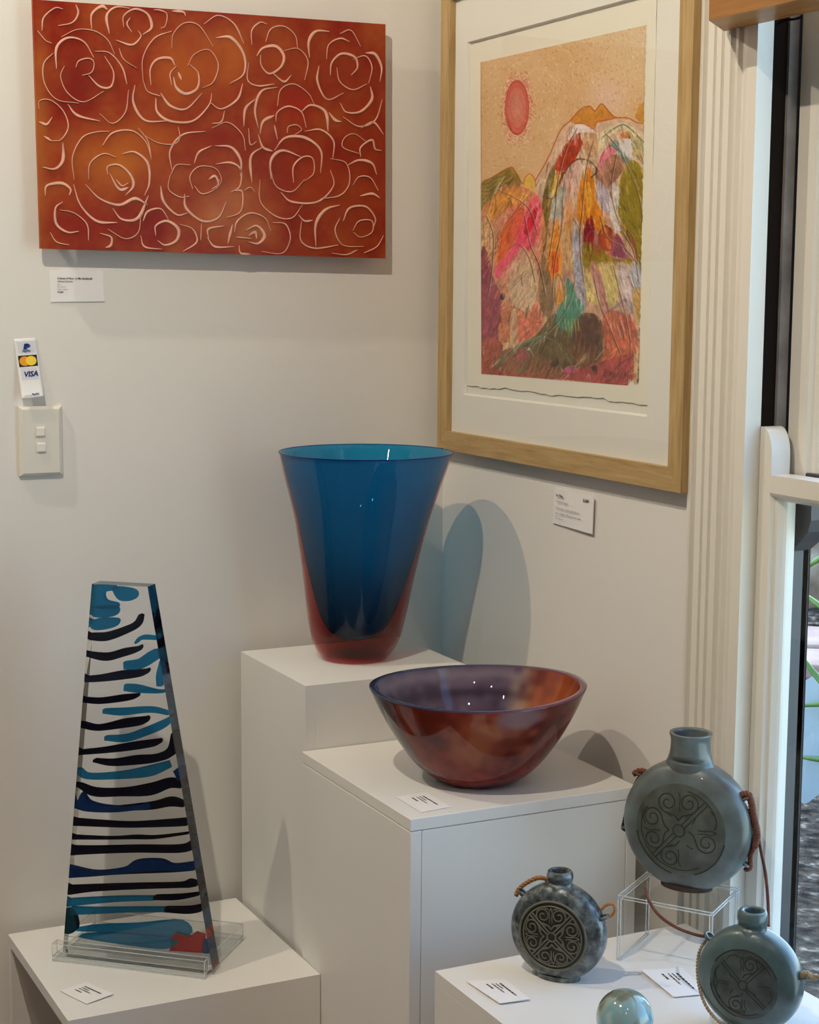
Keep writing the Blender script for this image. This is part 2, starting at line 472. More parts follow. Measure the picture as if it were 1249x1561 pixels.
# lower sash, inner: stiles with rounded horns, meeting rail, bottom rail, pane
YE = -1.988
def sash_stile(name, ya, yi, yg, x0, x1, xg, z0, z1, mat):
    # flat face ya..yi then a moulded chamfer back to the glass at yg
    prof = [(x0, ya), (x0, yi), (x0+.006, yi+(yg-yi)*.25), (x0+.007, yi+(yg-yi)*.55), (xg-.004, yg+(yi-yg)*.12), (xg, yg), (x1, yg), (x1, ya)]
    return extr_z(name, prof, z0, z1, mat, win)
lower = M['trim']
sash_stile('lower_sash_stile', YJ-.0008, -.944, -.9575, .0035, .036, .022, .15, 1.127, lower)
sash_stile('lower_sash_stile', YE+.0008, YE+.031, YE+.062, .0035, .036, .022, .15, 1.127, lower)
hz0, hz1, hy0, hy1 = 1.127, 1.218, YJ-.0008, -.944
hp = [(hy0, hz0), (hy1, hz0)]+[(hy0-.004+(hy1-hy0+.004)*math.cos(a), hz1-.036+.036*math.sin(a)) for a in np.linspace(0, math.pi/2, 9)]+[(hy0, hz1)]
V, Fc = prism([(.0035, y, z) for y, z in hp], (.031, 0, 0)); mesh('sash_horn', V, Fc, lower, win)
V, Fc = prism([(.0035, -2.906-y, z) for y, z in hp], (.031, 0, 0)); mesh('sash_horn', V, Fc, lower, win)
rp = [(.0015, 1.155), (.0015, 1.131), (.004, 1.127), (.010, 1.123), (.022, 1.119), (.036, 1.119), (.036, 1.155)]
V, Fc = prism([(x, -.9442, z) for x, z in rp], (0, YE+.031+.9442, 0)); mesh('meeting_rail', V, Fc, lower, win)
box('bottom_rail', (.0035, YE+.031, .15), (.036, -.944, .235), lower, win, .003)
box('lower_pane', (.0235, YE+.05, .22), (.0265, -.95, 1.13), M['window_glass'], win)
# upper sash, outer
up = M['trim']
sash_stile('upper_sash_stile', YJ-.006, -.962, -.985, .046, .080, .062, 1.128, 2.138, up)
sash_stile('upper_sash_stile', YE+.001, YE+.045, YE+.066, .046, .080, .062, 1.128, 2.138, up)
box('upper_meeting_rail', (.046, YE+.045, 1.125), (.080, -.962, 1.158), M['ext'], win, .002)
box('top_rail', (.046, YE+.045, 2.08), (.080, -.962, 2.138), up, win, .002)
box('upper_pane', (.0615, YE+.05, 1.14), (.0645, -.97, 2.1), M['window_glass'], win)
hp2 = [(YJ-.006, 1.128), (YJ-.006, 1.045), (-.940, 1.050), (-.958, 1.063), (-.972, 1.078), (-.978, 1.095), (-.978, 1.128)]
V, Fc = prism([(.046, y, z) for y, z in hp2], (.034, 0, 0)); mesh('outer_sash_horn', V, Fc, M['ext'], win)
# portal-sized opening is glazed; daylight comes through the panes

# pine pelmet board above the window
pel = thing('pelmet', (-.05, -1.45, 1.745), 'honey pine pelmet box with a knot above the window', 'pelmet')
mesh('front_board', *prism([(-.095, -2.06, 1.744), (-.095, -.910, 1.744), (-.078, -.8948, 1.744), (-.078, -2.06, 1.744)], (0, 0, .13)), M['pelmet'], pel)
mesh('bottom_board', *prism([(-.0778, -2.06, 1.744), (-.0778, -.8948, 1.744), (-.0225, -.8455, 1.744), (-.0225, -2.06, 1.744)], (0, 0, .018)), M['pelmet'], pel)
mesh('end_board', *prism([(-.0777, -.8962, 1.762), (-.0777, -.8950, 1.762), (-.0225, -.8456, 1.762), (-.0225, -.8468, 1.762)], (0, 0, .112)), M['pelmet'], pel)
box('bead', (-.0965, -2.06, 1.792), (-.095, -.912, 1.7945), M['knot'], pel)
kc = hit(1172, 22, 2, 1.745)
V = [(kc[0]+.012*math.cos(a), kc[1]+.022*math.sin(a), 1.7445) for a in np.linspace(0, 2*math.pi, 20, endpoint=False)]
mesh('knot', V, [tuple(range(20))], M['knot'], pel)
hk = [hit(x, y, 0, -.03) for x, y in ((1186, 38), (1188, 35), (1198, 31), (1212, 29), (1223, 26))]
tag(tube('wire_hook', crom([p+np.array([0, 0, .0]) for p in hk], 5), .0016, M['track'], None, 6), 'small dark wire hook under the pine pelmet', 'hook')

# ------------------------------------------------------------------ garden outside the window
ground = ramp_mat('bark_mulch', [(.34, (30, 24, 20)), (.48, (74, 64, 54)), (.58, (96, 86, 74)), (.68, (170, 158, 142))], 24, .95, (1, 1, 3), 1.0, detail=12, spec=.1, dist=.05)
def gfn(u, v):
    x = .142+u*9; y = -2.5+v*12
    return (x, y, -.1+.05*math.sin(x*2.1)*math.cos(y*1.7))
tag(sheet('garden_ground', gfn, 60, 80, ground, None), 'grey bark mulch covering the garden outside the window', kind='structure')
rockm = ramp_mat('sandstone', [(.3, (110, 88, 66)), (.6, (156, 130, 100)), (.8, (190, 166, 136))], 7, .85, None, .6, dist=.03)
def rock(name, c, s, label, seed, grp=None):
    bm = bmesh.new(); bmesh.ops.create_icosphere(bm, subdivisions=4, radius=1)
    r = np.random.RandomState(seed); D = r.randn(14, 3); D /= np.linalg.norm(D, axis=1)[:, None]; K = .72+.25*r.rand(14)
    for v in bm.verts:
        n = np.array(v.co); n /= np.linalg.norm(n)
        q = 1.0
        for d, k in zip(D, K):
            dd = n@d
            if dd > .05: q = min(q, k/dd)
        v.co = Vector(n*q*np.array(s)+np.array(c))
    bm.verts.index_update()
    o = mesh(name, [v.co.copy() for v in bm.verts], [[v.index for v in f.verts] for f in bm.faces], rockm, None, True)
    bm.free()
    return tag(o, label, 'rock', grp)
g = hit(1245, 925, 2, -.12)
rock('garden_rock', (g[0], g[1], .05), (.42, .42, .36), 'large brown sandstone boulder in the garden behind the window', 3)
pav = ramp_mat('pink_paving', [(.3, (176, 140, 122)), (.7, (214, 184, 164))], 5, .8, None, .2)
for i, (yy, wdt) in enumerate(((975, .2), (1008, .16))):
    p = hit(1240, yy, 2, -.04)
    vs, fs = obox_data((p[0], p[1], -.05), (.80, -.60, 0), (.60, .80, 0), (0, 0, 1), .9, wdt*2, .06, .01)
    tag(mesh('paving_stone', vs, fs, pav), ['pale pink paving slab nearer the boulder', 'pale pink paving slab nearer the broad plant leaves'][i], 'paving slab', 'garden paving slabs')
leafg = plain('green_leaf', tuple(lin((84, 120, 44))), .4, .1, 60, .2, 12)
leafb = plain('pale_blue_leaf', tuple(lin((150, 164, 172))), .45, .06, 40, .06, 8)
plant = thing('garden_plant', tuple(hit(1260, 1330, 2, -.08)), 'broad pale blue leaves with green rims growing outside the window', 'plant')
pp = hit(1260, 1330, 2, -.08)
def leaf(name, pix, xpl, mat, th=.006):
    P = [hit(x, y, 0, xpl) for x, y in crom(pix, 4, True)]
    V, Fc = prism(P, (.004, .002, 0)); return mesh(name, V, Fc, mat, plant)
XP = float(pp[0])
leaf('leaf', [(1214, 1045), (1232, 1035), (1262, 1018), (1300, 1010), (1320, 1075), (1275, 1085), (1222, 1078)], XP, leafb)
leaf('leaf', [(1214, 1080), (1250, 1082), (1320, 1090), (1330, 1150), (1262, 1156), (1216, 1150)], XP+.02, leafb)
leaf('leaf', [(1216, 1160), (1250, 1162), (1320, 1170), (1310, 1205), (1262, 1204), (1226, 1226), (1219, 1200)], XP-.02, leafb)
for q in ([(1218, 1000), (1228, 1008), (1240, 1024), (1262, 1050)], [(1213, 1077), (1240, 1074), (1275, 1072)], [(1213, 1152), (1236, 1156), (1280, 1160)],
          [(1224, 905), (1236, 912), (1260, 930)], [(1229, 868), (1240, 858), (1262, 845)]):
    tube('blade', [hit(x, y, 0, XP-.04) for x, y in crom(q, 5)], lambda t: .003+.007*t, leafg, plant, 6)
tube('stem', [hit(1290, 1080, 0, XP), (pp[0]+.02, pp[1]-.1, .3), (pp[0]+.02, pp[1]-.15, -.12)], .012, leafg, plant)

# ------------------------------------------------------------------ pedestals
def pedestal(name, lo, hi, label, t=.018, open_left=False, seams=True):
    (x0, y0), (x1, y1, z) = lo, hi
    p = thing(name, ((x0+x1)/2, (y0+y1)/2, 0), label, 'pedestal')
    b = .0012 if seams else .0002
    box('top', (x0, y0, z-t), (x1, y1, z), M['plinth'], p, b)
    g = .0006 if seams else 0
    if open_left:
        box('front_panel', (x0, y0, 0), (x1, y0+t, z-t-g), M['plinth'], p, b)
        box('back_panel', (x0, y1-t, 0), (x1, y1, z-t-g), M['plinth'], p, b)
        box('side_panel', (x1-t, y0+t, 0), (x1, y1-t, z-t-g), M['plinth'], p, b)
    else:
        box('side_panel', (x0, y0, 0), (x0+t, y1, z-t-g), M['plinth'], p, b)
        box('side_panel', (x1-t, y0, 0), (x1, y1, z-t-g), M['plinth'], p, b)
        box('front_panel', (x0+t+g, y0+(.0008 if seams else 0), 0), (x1-t-g, y0+t, z-t-g), M['plinth'], p, b)
        box('back_panel', (x0+t+g, y1-t, 0), (x1-t-g, y1, z-t-g), M['plinth'], p, b)
    return p
ZT, ZM, ZR, ZL = .774, .6685, .501, .327
pedestal('display_pedestal', (-.411, -.323), (-.105, -.036, ZT), 'tall white pedestal in the corner under the blue vase', seams=False)
pedestal('display_pedestal', (-.4175, -.713), (-.040, -.3245, ZM), 'mid-height white pedestal with panel seams under the red bowl')
pedestal('display_pedestal', (-.443, -1.30), (-.040, -.841, ZR), 'white pedestal beside the window holding three flasks', seams=False)
pedestal('display_pedestal', (-.8225, -.401), (-.4185, -.024, ZL), 'low white open-sided pedestal under the striped glass tower', open_left=True, seams=False)

# ------------------------------------------------------------------ blue and red vase
def scl(P): return float(((np.array(P)-CAM)@_f)/F)
rh = np.array([_r[0], _r[1], 0]); rh /= np.linalg.norm(rh)
vb = hit(541, 1003, 2, ZT); s = scl(vb+np.array([0, 0, .15])); sv = s/.975
vase = thing('glass_vase', vb, 'tall flared blue glass vase with thick red base and edge', 'vase')
outer = [(0, 49), (3, 51), (10, 57), (22, 64.5), (39, 70), (75, 77.5), (111, 83.2), (147, 89.5), (190, 98), (219, 105), (269, 120), (305, 130.5), (309, 131.5)]
inner = [(309, 129.5), (269, 117), (219, 101), (190, 93), (147, 82), (111, 71.5), (75, 60), (52, 49), (38, 36), (31, 21), (28.5, 8)]
def axis(z):
    h = (z-ZT)/sv; k = 16*min(1, max(0, h/309))**1.1
    return vb[0]+rh[0]*k*s, vb[1]+rh[1]*k*s
def smooth_prof(pr, n=5): return [(max(.5, float(p[1])), float(p[0])) for p in crom(pr, n)]
po = [(r*s, ZT+.0005+h*sv) for r, h in smooth_prof(outer)]
pi_ = [(r*s, ZT+.0005+h*sv) for r, h in smooth_prof(inner)]
n = 96
V, Fc = lathe(po+pi_, n, axis)
nring = len(po)
RED = ((.73, .07, .05), 42.0)
M['vase'] = clear('cased_glass', ior=1.5, attr=True, body_fac=.0, absorb=RED)
_nt = M['vase'].node_tree       # the blue inner skin also scatters a little light
_at = [q for q in _nt.nodes if q.type == 'ATTRIBUTE'][0]; _sep = _nt.nodes.new('ShaderNodeSeparateColor'); _nt.links.new(_at.outputs['Color'], _sep.inputs[0])
_mr = _nt.nodes.new('ShaderNodeMapRange'); _mr.inputs['From Min'].default_value = 1; _mr.inputs['From Max'].default_value = 0; _mr.inputs['To Max'].default_value = .28
_nt.links.new(_sep.outputs[0], _mr.inputs['Value'])
_mx = [q for q in _nt.nodes if q.type == 'MIX_SHADER' and q.inputs[2].links and q.inputs[2].links[0].from_node.type == 'BSDF_PRINCIPLED'][0]
_nt.links.new(_mr.outputs[0], _mx.inputs[0])
tint = np.ones((len(V), 3)); tint[nring*n:] = (.02, .37, .70)
body = mesh('vase_body', V, Fc, M['vase'], vase, True, tint)
ring = [(131.5*s*math.cos(a)+axis(po[-1][1])[0], 131.5*s*math.sin(a)+axis(po[-1][1])[1], po[-1][1]) for a in np.linspace(0, 2*math.pi, 97)]
M['vase_rim'] = clear('rim_glass', (.02, .37, .70), 1.5)
tube('rim', ring, .0012, M['vase_rim'], vase, 6)

# ------------------------------------------------------------------ red and violet bowl
bb = hit(727, 1187, 2, ZM); s2 = scl(bb+np.array([0, 0, .07])); sv2 = s2/.975
bowl = thing('glass_bowl', bb, 'oval red and violet mottled glass bowl with thick rim', 'bowl')
ob = [(0, 44), (1, 56), (7, 70), (20, 88), (42, 108), (73, 129), (108, 148), (141, 162)]
ib = [(141, 152), (108, 138), (73, 119), (42, 96), (20, 74), (13, 52), (10.5, 25), (10, 5)]
po = smooth_prof(ob, 11); pi_ = smooth_prof(ib, 11)
V, Fc, cols, fm = [], [], [], []
n = 240
allp = po+pi_; nr = len(po)
nz1 = vnoise(n+4, 200, 16, 5); nz2 = vnoise(n+4, 200, 4, 6); nz3 = vnoise(n+4, 200, 40, 8)
for q in (nz1, nz2, nz3):
    wq = np.clip((np.arange(n+4)-(n-24))/24., 0, 1)[None]; q[:] = q*(1-wq)+q[:, :1]*wq
camdir = math.atan2(CAM[1]-bb[1], CAM[0]-bb[0])
def mixc(a, b, t): return np.array(a)*(1-t)+np.array(b)*t
for j, (r, h) in enumerate(allp):
    wob = (h/141.0)**2
    for i in range(n):
        a = 2*math.pi*i/n
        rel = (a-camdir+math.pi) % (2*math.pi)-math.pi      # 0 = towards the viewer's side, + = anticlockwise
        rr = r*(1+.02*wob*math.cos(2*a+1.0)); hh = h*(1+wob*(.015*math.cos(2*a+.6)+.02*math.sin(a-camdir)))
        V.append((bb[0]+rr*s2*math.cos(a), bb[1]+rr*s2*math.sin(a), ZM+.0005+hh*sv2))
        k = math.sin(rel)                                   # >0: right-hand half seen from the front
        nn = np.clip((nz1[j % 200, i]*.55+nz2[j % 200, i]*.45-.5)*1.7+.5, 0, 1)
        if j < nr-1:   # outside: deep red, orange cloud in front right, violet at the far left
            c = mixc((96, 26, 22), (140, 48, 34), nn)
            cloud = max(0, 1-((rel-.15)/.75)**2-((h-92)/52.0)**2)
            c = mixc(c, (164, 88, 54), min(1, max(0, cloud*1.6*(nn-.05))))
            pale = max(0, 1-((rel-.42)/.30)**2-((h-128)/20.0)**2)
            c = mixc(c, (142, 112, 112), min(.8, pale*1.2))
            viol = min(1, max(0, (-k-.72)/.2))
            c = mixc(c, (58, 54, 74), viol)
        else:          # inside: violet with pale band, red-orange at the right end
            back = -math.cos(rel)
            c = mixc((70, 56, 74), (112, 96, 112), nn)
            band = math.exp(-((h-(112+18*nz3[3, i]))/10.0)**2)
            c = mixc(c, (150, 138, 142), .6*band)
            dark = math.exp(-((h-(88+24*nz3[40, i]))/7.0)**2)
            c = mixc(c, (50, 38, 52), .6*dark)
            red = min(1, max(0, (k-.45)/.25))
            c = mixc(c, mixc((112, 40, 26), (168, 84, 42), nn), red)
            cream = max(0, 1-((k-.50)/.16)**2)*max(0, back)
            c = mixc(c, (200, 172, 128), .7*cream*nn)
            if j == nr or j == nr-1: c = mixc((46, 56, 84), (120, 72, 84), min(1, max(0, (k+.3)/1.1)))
        cols.append(c)
for j in range(len(allp)-1):
    for i in range(n):
        Fc.append((j*n+i, j*n+(i+1) % n, (j+1)*n+(i+1) % n, (j+1)*n+i))
Fc.append(tuple(range(n))[::-1]); Fc.append(tuple((len(allp)-1)*n+i for i in range(n)))
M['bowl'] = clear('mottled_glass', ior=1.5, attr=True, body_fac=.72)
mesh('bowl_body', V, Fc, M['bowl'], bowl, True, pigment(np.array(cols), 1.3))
# ------------------------------------------------------------------ orange fused-glass panel on the left wall
PS = .032                                   # stand-off of the panel's face from the wall
panel = thing('glass_wall_panel', (-.43, -.01, 1.455), 'orange red glass wall panel with pale carved rose outlines', 'wall art')
pc = [hit(x, y, 1, -PS) for x, y in ((50, -1), (588, 37), (588, 394), (62, 379))]     # TL TR BR BL
def pfn(u, v): return pc[0]*(1-u)*(1-v)+pc[1]*u*(1-v)+pc[2]*u*v+pc[3]*(1-u)*v
cv = Canvas(40, -10, 600, 405, 2.0)
n1 = vnoise(cv.w, cv.h, 120, 21); n2 = vnoise(cv.w, cv.h, 50, 22); n3 = vnoise(cv.w, cv.h, 14, 23)
t = np.clip((n1*.55+n2*.35+n3*.18-.27)*1.7, 0, 1)[..., None]
cv.a = np.array((138, 34, 20.))*(1-t)+np.array((168, 78, 34.))*t
gx, gy = cv.X/cv.k+cv.x0, cv.Y/cv.k+cv.y0
def colour_cloud(cx, cy, rx, ry, col, a):  # soft-edged cloud of the glass's own colour
    m = np.exp(-((gx-cx)/rx)**2-((gy-cy)/ry)**2)*a
    cv.a = cv.a*(1-m[..., None])+np.array(col, float)*m[..., None]
for q in ((285, 110, 62, 50, (196, 104, 36), .75), (355, 95, 30, 45, (202, 112, 40), .55), (185, 250, 55, 45, (196, 112, 40), .8), (235, 210, 60, 30, (190, 96, 30), .6),
          (120, 120, 40, 34, (120, 26, 22), .6), (450, 160, 34, 26, (160, 30, 24), .7), (330, 210, 30, 20, (140, 28, 22), .6), (165, 30, 60, 24, (160, 70, 30), .5),
          (350, 300, 34, 30, (200, 130, 84), .55), (385, 345, 34, 24, (186, 120, 74), .6), (330, 330, 28, 20, (206, 140, 90), .5), (405, 195, 20, 22, (196, 110, 76), .4),
          (480, 270, 50, 40, (168, 60, 24), .5), (540, 340, 40, 30, (150, 60, 30), .5), (560, 230, 30, 60, (140, 40, 24), .5), (430, 90, 40, 34, (172, 78, 30), .5),
          (60, 200, 12, 200, (176, 104, 44), .6), (130, 340, 40, 26, (150, 36, 26), .5), (520, 110, 40, 50, (150, 50, 26), .5)):
    colour_cloud(*q)
def pcol(V):
    x, y = proj(V); return pigment(cv.sample(x, y), 1.2, (1, 1.08, 1.2))
ARCS = '''70,95 75,55 110,25 135,28|120,80 165,70 183,40 175,5|55,95 80,125 100,135|115,215 115,150 150,118 200,130 232,180|235,160 280,165 320,210 335,262|130,115 180,92 235,97 275,125 297,170|105,165 75,200 78,260 115,310 185,322|140,205 128,240 150,290 200,318 262,285|215,235 250,270 285,270 293,225 265,175|175,210 185,190 215,182 232,195 225,225 195,235|150,325 180,360 250,378|250,355 290,385 330,350 340,280|310,150 325,185 365,212
225,90 225,45 255,20 275,30|280,105 272,50 300,18 345,15|325,85 325,50 360,28 400,45 412,85 385,108|300,125 350,140 378,115 370,95|418,25 440,22 460,45 455,80 440,88|475,15 510,20 518,50|345,55 335,75 350,100
385,250 385,180 420,120 475,97|475,150 480,105 515,72 560,80 605,145|575,75 620,48 670,75 700,135|612,118 660,118 700,170 700,230 655,262|385,250 400,285 440,300|410,265 408,215 430,185 470,182 485,205|475,265 470,230 490,205|525,205 545,170 590,155 620,200 605,255 570,275|480,240 490,275 520,293 555,275 558,230 530,200|440,290 470,330 520,340 570,290|425,305 430,350 470,378 540,378 590,330 600,290|595,320 630,340 680,310 697,260|360,265 355,320 390,375 460,378|600,385 630,380 640,345|495,225 505,250
725,140 725,95 750,70 772,75|768,130 785,90 825,82 860,110 868,150|740,175 760,150 800,145 825,175 815,210 780,230 755,205 752,170|825,158 870,152 900,190 890,250|715,195 712,250 745,268 795,262|790,228 825,255 848,235
905,180 903,130 925,98 968,98|958,185 965,140 1000,120 1030,130|1000,105 1035,95 1065,145|970,235 975,195 1005,168 1045,178 1055,210 1035,235|1040,185 1080,175 1100,210 1090,260|990,210 1000,255 1040,280 1085,262|935,205 930,255 960,310 1012,290|1080,165 1110,170 1130,210 1125,255|1000,320 1020,350 1065,348 1100,310 1095,270|1010,365 1060,395 1110,375 1133,310|965,350 985,375 1005,380
700,395 705,340 735,310|745,400 735,340 755,285 805,272|805,330 815,280 855,262 900,290 920,325|800,380 805,350 840,332 880,350 895,398|878,350 910,328 955,350 963,410|835,415 840,395 865,390 880,405 860,420|750,420 760,380 795,360|805,435 795,390|745,420 760,460 790,472|890,410 940,405 980,440 978,495
785,560 785,500 820,470 880,490|795,470 830,430 890,430 940,470 940,540|782,520 800,580 850,598 890,560|855,570 855,520 885,490 915,495 918,540 890,565|725,570 722,490 760,458|815,600 850,630 930,630 980,580 970,530|750,560 752,630 800,675 850,680 883,640|970,495 1020,510 1030,570 1000,610 940,620|715,400 720,450 740,442
1065,400 1105,382 1138,420|1060,480 1010,460 1015,430 1045,418 1080,440|1065,490 1065,460 1100,437 1110,465 1130,470|1025,515 1060,500 1100,510 1115,545|1040,578 1060,552 1095,555 1120,595|1062,612 1100,605 1125,618
925,770 925,700 955,655 1000,640|880,690 878,750 920,775 995,765|1010,690 1030,650 1080,645 1110,680 1105,710|1040,720 1060,690 1100,690 1100,725 1065,740 1042,725|1000,680 985,720 1010,765 1075,770|975,790 1020,795 1055,780|1075,790 1115,770 1140,735|870,670 890,690 915,688
170,560 165,490 195,430 240,412 280,410|258,455 290,415 350,408 395,445 412,500|215,560 220,510 260,480 300,490|320,480 360,475 400,510 405,570 390,610|275,545 275,520 310,515 345,545 355,580 330,610|300,560 320,580 340,570|205,575 250,620 310,640 360,620 400,640|168,575 190,640 240,690 305,695|290,650 320,685 370,680 402,610|275,715 330,745 370,725 378,670|280,540 310,590 340,585
475,530 470,470 510,420 580,410|545,510 560,475 600,455|600,400 650,382 695,420 705,470|610,455 660,460 690,500 690,550|472,545 490,515 535,515|540,590 532,550 560,520 610,525 630,560 615,590|612,512 660,508 690,530 688,580 660,600|470,545 465,590 500,615 530,612|515,605 520,650 570,690 620,680 645,630|545,580 570,605 610,590 625,560|590,560 610,550 620,575 600,590|440,580 450,630 490,670 525,665|645,680 690,660 695,600 670,595|495,395 500,430 480,450 430,445 385,420|370,400 400,440 412,500
385,690 400,660 440,652 465,685|425,735 425,705 460,690 495,715 490,750 455,765 430,750|500,700 540,715 553,755 510,785|378,735 390,770 445,778|565,750 568,695
590,745 590,715 640,705|585,740 610,770 670,770|670,725 680,690 720,665 765,680 785,720|675,740 725,745|705,720 740,705 765,735 745,760 715,755|715,735 735,725 740,745|685,765 690,790 720,793|755,785 820,790 845,745 830,700 790,695|700,595 720,585 735,600|665,700 650,760
60,340 62,315 95,312 135,345 152,395 130,435 100,440|60,380 85,388 102,365|75,425 100,440|135,445 135,500 110,527 72,522|80,610 85,580 130,572 158,590 155,610|135,630 112,650 115,700 150,725 185,722|95,725 115,755 155,765|125,655 170,665 210,700 215,750|250,728 285,740 285,765 268,773'''
ARC_PTS = []
for arc in ARCS.replace('\n', '|').split('|'):
    pts = [tuple(float(c) for c in p.split(',')) for p in arc.split()]
    pts = [np.array((30+x/2.0475, y/2.0475)) for x, y in pts]
    for p in pts:
        p[0] = min(p[0], 585); p[1] = max(p[1], -1+38*(p[0]-50)/538+3)
    ARC_PTS.append(pts)
# a slab: painted front sheet, edges and back in one mesh
nu, nv = 280, 196
V = [pfn(i/nu, j/nv) for j in range(nv+1) for i in range(nu+1)]
nf = len(V)
ring_i = [i for i in range(nu)]+[(nu)+(nu+1)*j for j in range(nv)]+[nv*(nu+1)+nu-i for i in range(nu)]+[(nu+1)*(nv-j) for j in range(nv)]
Fc = [(j*(nu+1)+i, j*(nu+1)+i+1, (j+1)*(nu+1)+i+1, (j+1)*(nu+1)+i) for j in range(nv) for i in range(nu)]
Fc = [f[::-1] for f in Fc]
V += [V[i]+np.array([0, .009, 0]) for i in ring_i]
L = len(ring_i)
for k in range(L):
    k2 = (k+1) % L
    Fc.append((ring_i[k], ring_i[k2], nf+k2, nf+k))
Fc.append(tuple(nf+k for k in range(L)))
V = np.array(V)
M['panel'] = clear('orange_fused_glass', ior=1.45, attr=True, body_fac=.78, gloss=.45, rough=.32)
mesh('panel_sheet', V, Fc, M['panel'], panel, False, pcol(V))
for x, y in ((85, 35), (560, 60), (85, 355), (560, 370)):
    c = hit(x, y, 1, -PS)
    V, Fc = lathe([(.006, -PS+.009), (.006, .0005)], 16); V = [(c[0]+v[0], v[2], c[2]+v[1]) for v in V]
    mesh('standoff', V, Fc, M['ink_grey'], panel)
lightm = plain('pale_carved_line', tuple(lin((226, 176, 154))), .45, 0, var=.12, vscale=40)
k = 0
for pts in ARC_PTS:
    q = crom(pts, 7); nq = len(q)
    wmax = random.choice((.9, 1.1, 1.4, 1.8, 2.3, 2.7)); lean = random.choice((.25, .5, .75))
    V, Fc = [], []
    for i, p in enumerate(q):
        tt = i/(nq-1)
        d = q[min(i+1, nq-1)]-q[max(i-1, 0)]; d = d/np.linalg.norm(d); nn = np.array((-d[1], d[0]))
        w = .45+(wmax-.45)*(min(1, tt/lean, (1-tt)/(1-lean)))**.8
        for sg, dep in ((-1, 0), (-.6, .0022), (.6, .0022), (1, 0)):
            V.append(hit(*(p+nn*w*sg), 1, -PS-dep+.0002))
    for i in range(nq-1):
        for j in range(3):
            Fc.append((i*4+j, (i+1)*4+j, (i+1)*4+j+1, i*4+j+1))
    Fc.append((0, 1, 2, 3)); Fc.append(tuple((nq-1)*4+j for j in (3, 2, 1, 0)))
    mesh('carved_line', V, Fc, lightm, panel)

# ------------------------------------------------------------------ framed painting on the right wall
FD, FW = .0245, .0335
fy0, fy1, fz0, fz1 = -.7785, -.022, 1.1135, 1.935
art = thing('framed_painting', (-.01, -.4, fz0), 'pale oak framed landscape painting with pink sun and bright hills', 'painting')
def mitre(name, a, b, c, d, mat):     # outer a-b, inner d-c as (y,z) at the front; extruded to the wall
    V, Fc = prism([(-FD, *p) for p in (a, b, c, d)], (FD-.0006, 0, 0)); return mesh(name, V, Fc, mat, art)
iy0, iy1, iz0, iz1 = fy0+FW, fy1-FW, fz0+FW, fz1-FW
mitre('frame_rail', (fy0, fz0), (fy1, fz0), (iy1, iz0), (iy0, iz0), M['frame'])
mitre('frame_rail', (fy0, fz1), (fy1, fz1), (iy1, iz1), (iy0, iz1), M['frame'])
mitre('frame_stile', (fy0, fz0), (fy0, fz1), (iy0, iz1), (iy0, iz0), M['frame_v'])
mitre('frame_stile', (fy1, fz0), (fy1, fz1), (iy1, iz1), (iy1, iz0), M['frame_v'])
box('backing_board', (-.006, fy0+.005, fz0+.005), (-.002, fy1-.005, fz1-.005), M['backing'], art)
my0, my1, mz0, mz1 = -.672, -.098, 1.2145, 1.823
XM = -.0125
V, Fc = [], []
o4 = [(fy0+.006, fz0+.006), (fy1-.006, fz0+.006), (fy1-.006, fz1-.006), (fy0+.006, fz1-.006)]
i4 = [(my0, mz0), (my1, mz0), (my1, mz1), (my0, mz1)]
b4 = [(my0+.003, mz0+.003), (my1-.003, mz0+.003), (my1-.003, mz1-.003), (my0+.003, mz1-.003)]
V = [(XM, *p) for p in o4]+[(XM, *p) for p in i4]+[(-.0065, *p) for p in b4]
Fc = [(a, (a+1) % 4, 4+(a+1) % 4, 4+a) for a in range(4)]+[(4+a, 4+(a+1) % 4, 8+(a+1) % 4, 8+a) for a in range(4)]
mesh('mat_board', V, Fc, M['mat'], art)
box('picture_glass', (-.0195, fy0+.03, fz0+.03), (-.0175, fy1-.03, fz1-.03), M['pane'], art)

# torn-edged paper floating in the mat window
XPAP = -.0085
def torn(p0, p1, n, amp, seed):
    r = np.random.RandomState(seed); out = []
    ph = r.rand(6)*6.28
    for i in range(n):
        t = i/n; w = sum(math.sin(t*(5+7*k)*3.1+ph[k])/(1+k*.7) for k in range(6))*amp/2.2+(r.rand()-.5)*amp*.5
        x, y = p0[0]+(p1[0]-p0[0])*t, p0[1]+(p1[1]-p0[1])*t
        d = math.hypot(p1[0]-p0[0], p1[1]-p0[1]); out.append((x-(p1[1]-p0[1])/d*w, y+(p1[0]-p0[0])/d*w))
    return out
pcn = [tuple(hit(x, y, 0, XPAP)[1:]) for x, y in ((719, 84), (1001, 6), (988, 616), (719, 588))]
pcn[0] = (my1-.004, mz1-.006); pcn[1] = (pcn[1][0], mz1-.006); pcn[3] = (my1-.006, pcn[3][1])
outl = torn(pcn[0], pcn[1], 90, .0016, 1)+torn(pcn[1], pcn[2], 120, .0011, 2)+torn(pcn[2], pcn[3], 110, .0030, 3)+torn(pcn[3], pcn[0], 90, .0008, 4)
V, Fc = prism([(XPAP, y, z) for y, z in outl], (.0009, 0, 0))
mesh('torn_paper', V, Fc, M['paper'], art)

pa = Canvas(728, 30, 992, 600, 2.0)
A = lambda *q: [(720+x/4.46, 60+y/4.46) for x, y in q]
B = lambda *q: [(720+x/4.46, 320+y/4.46) for x, y in q]
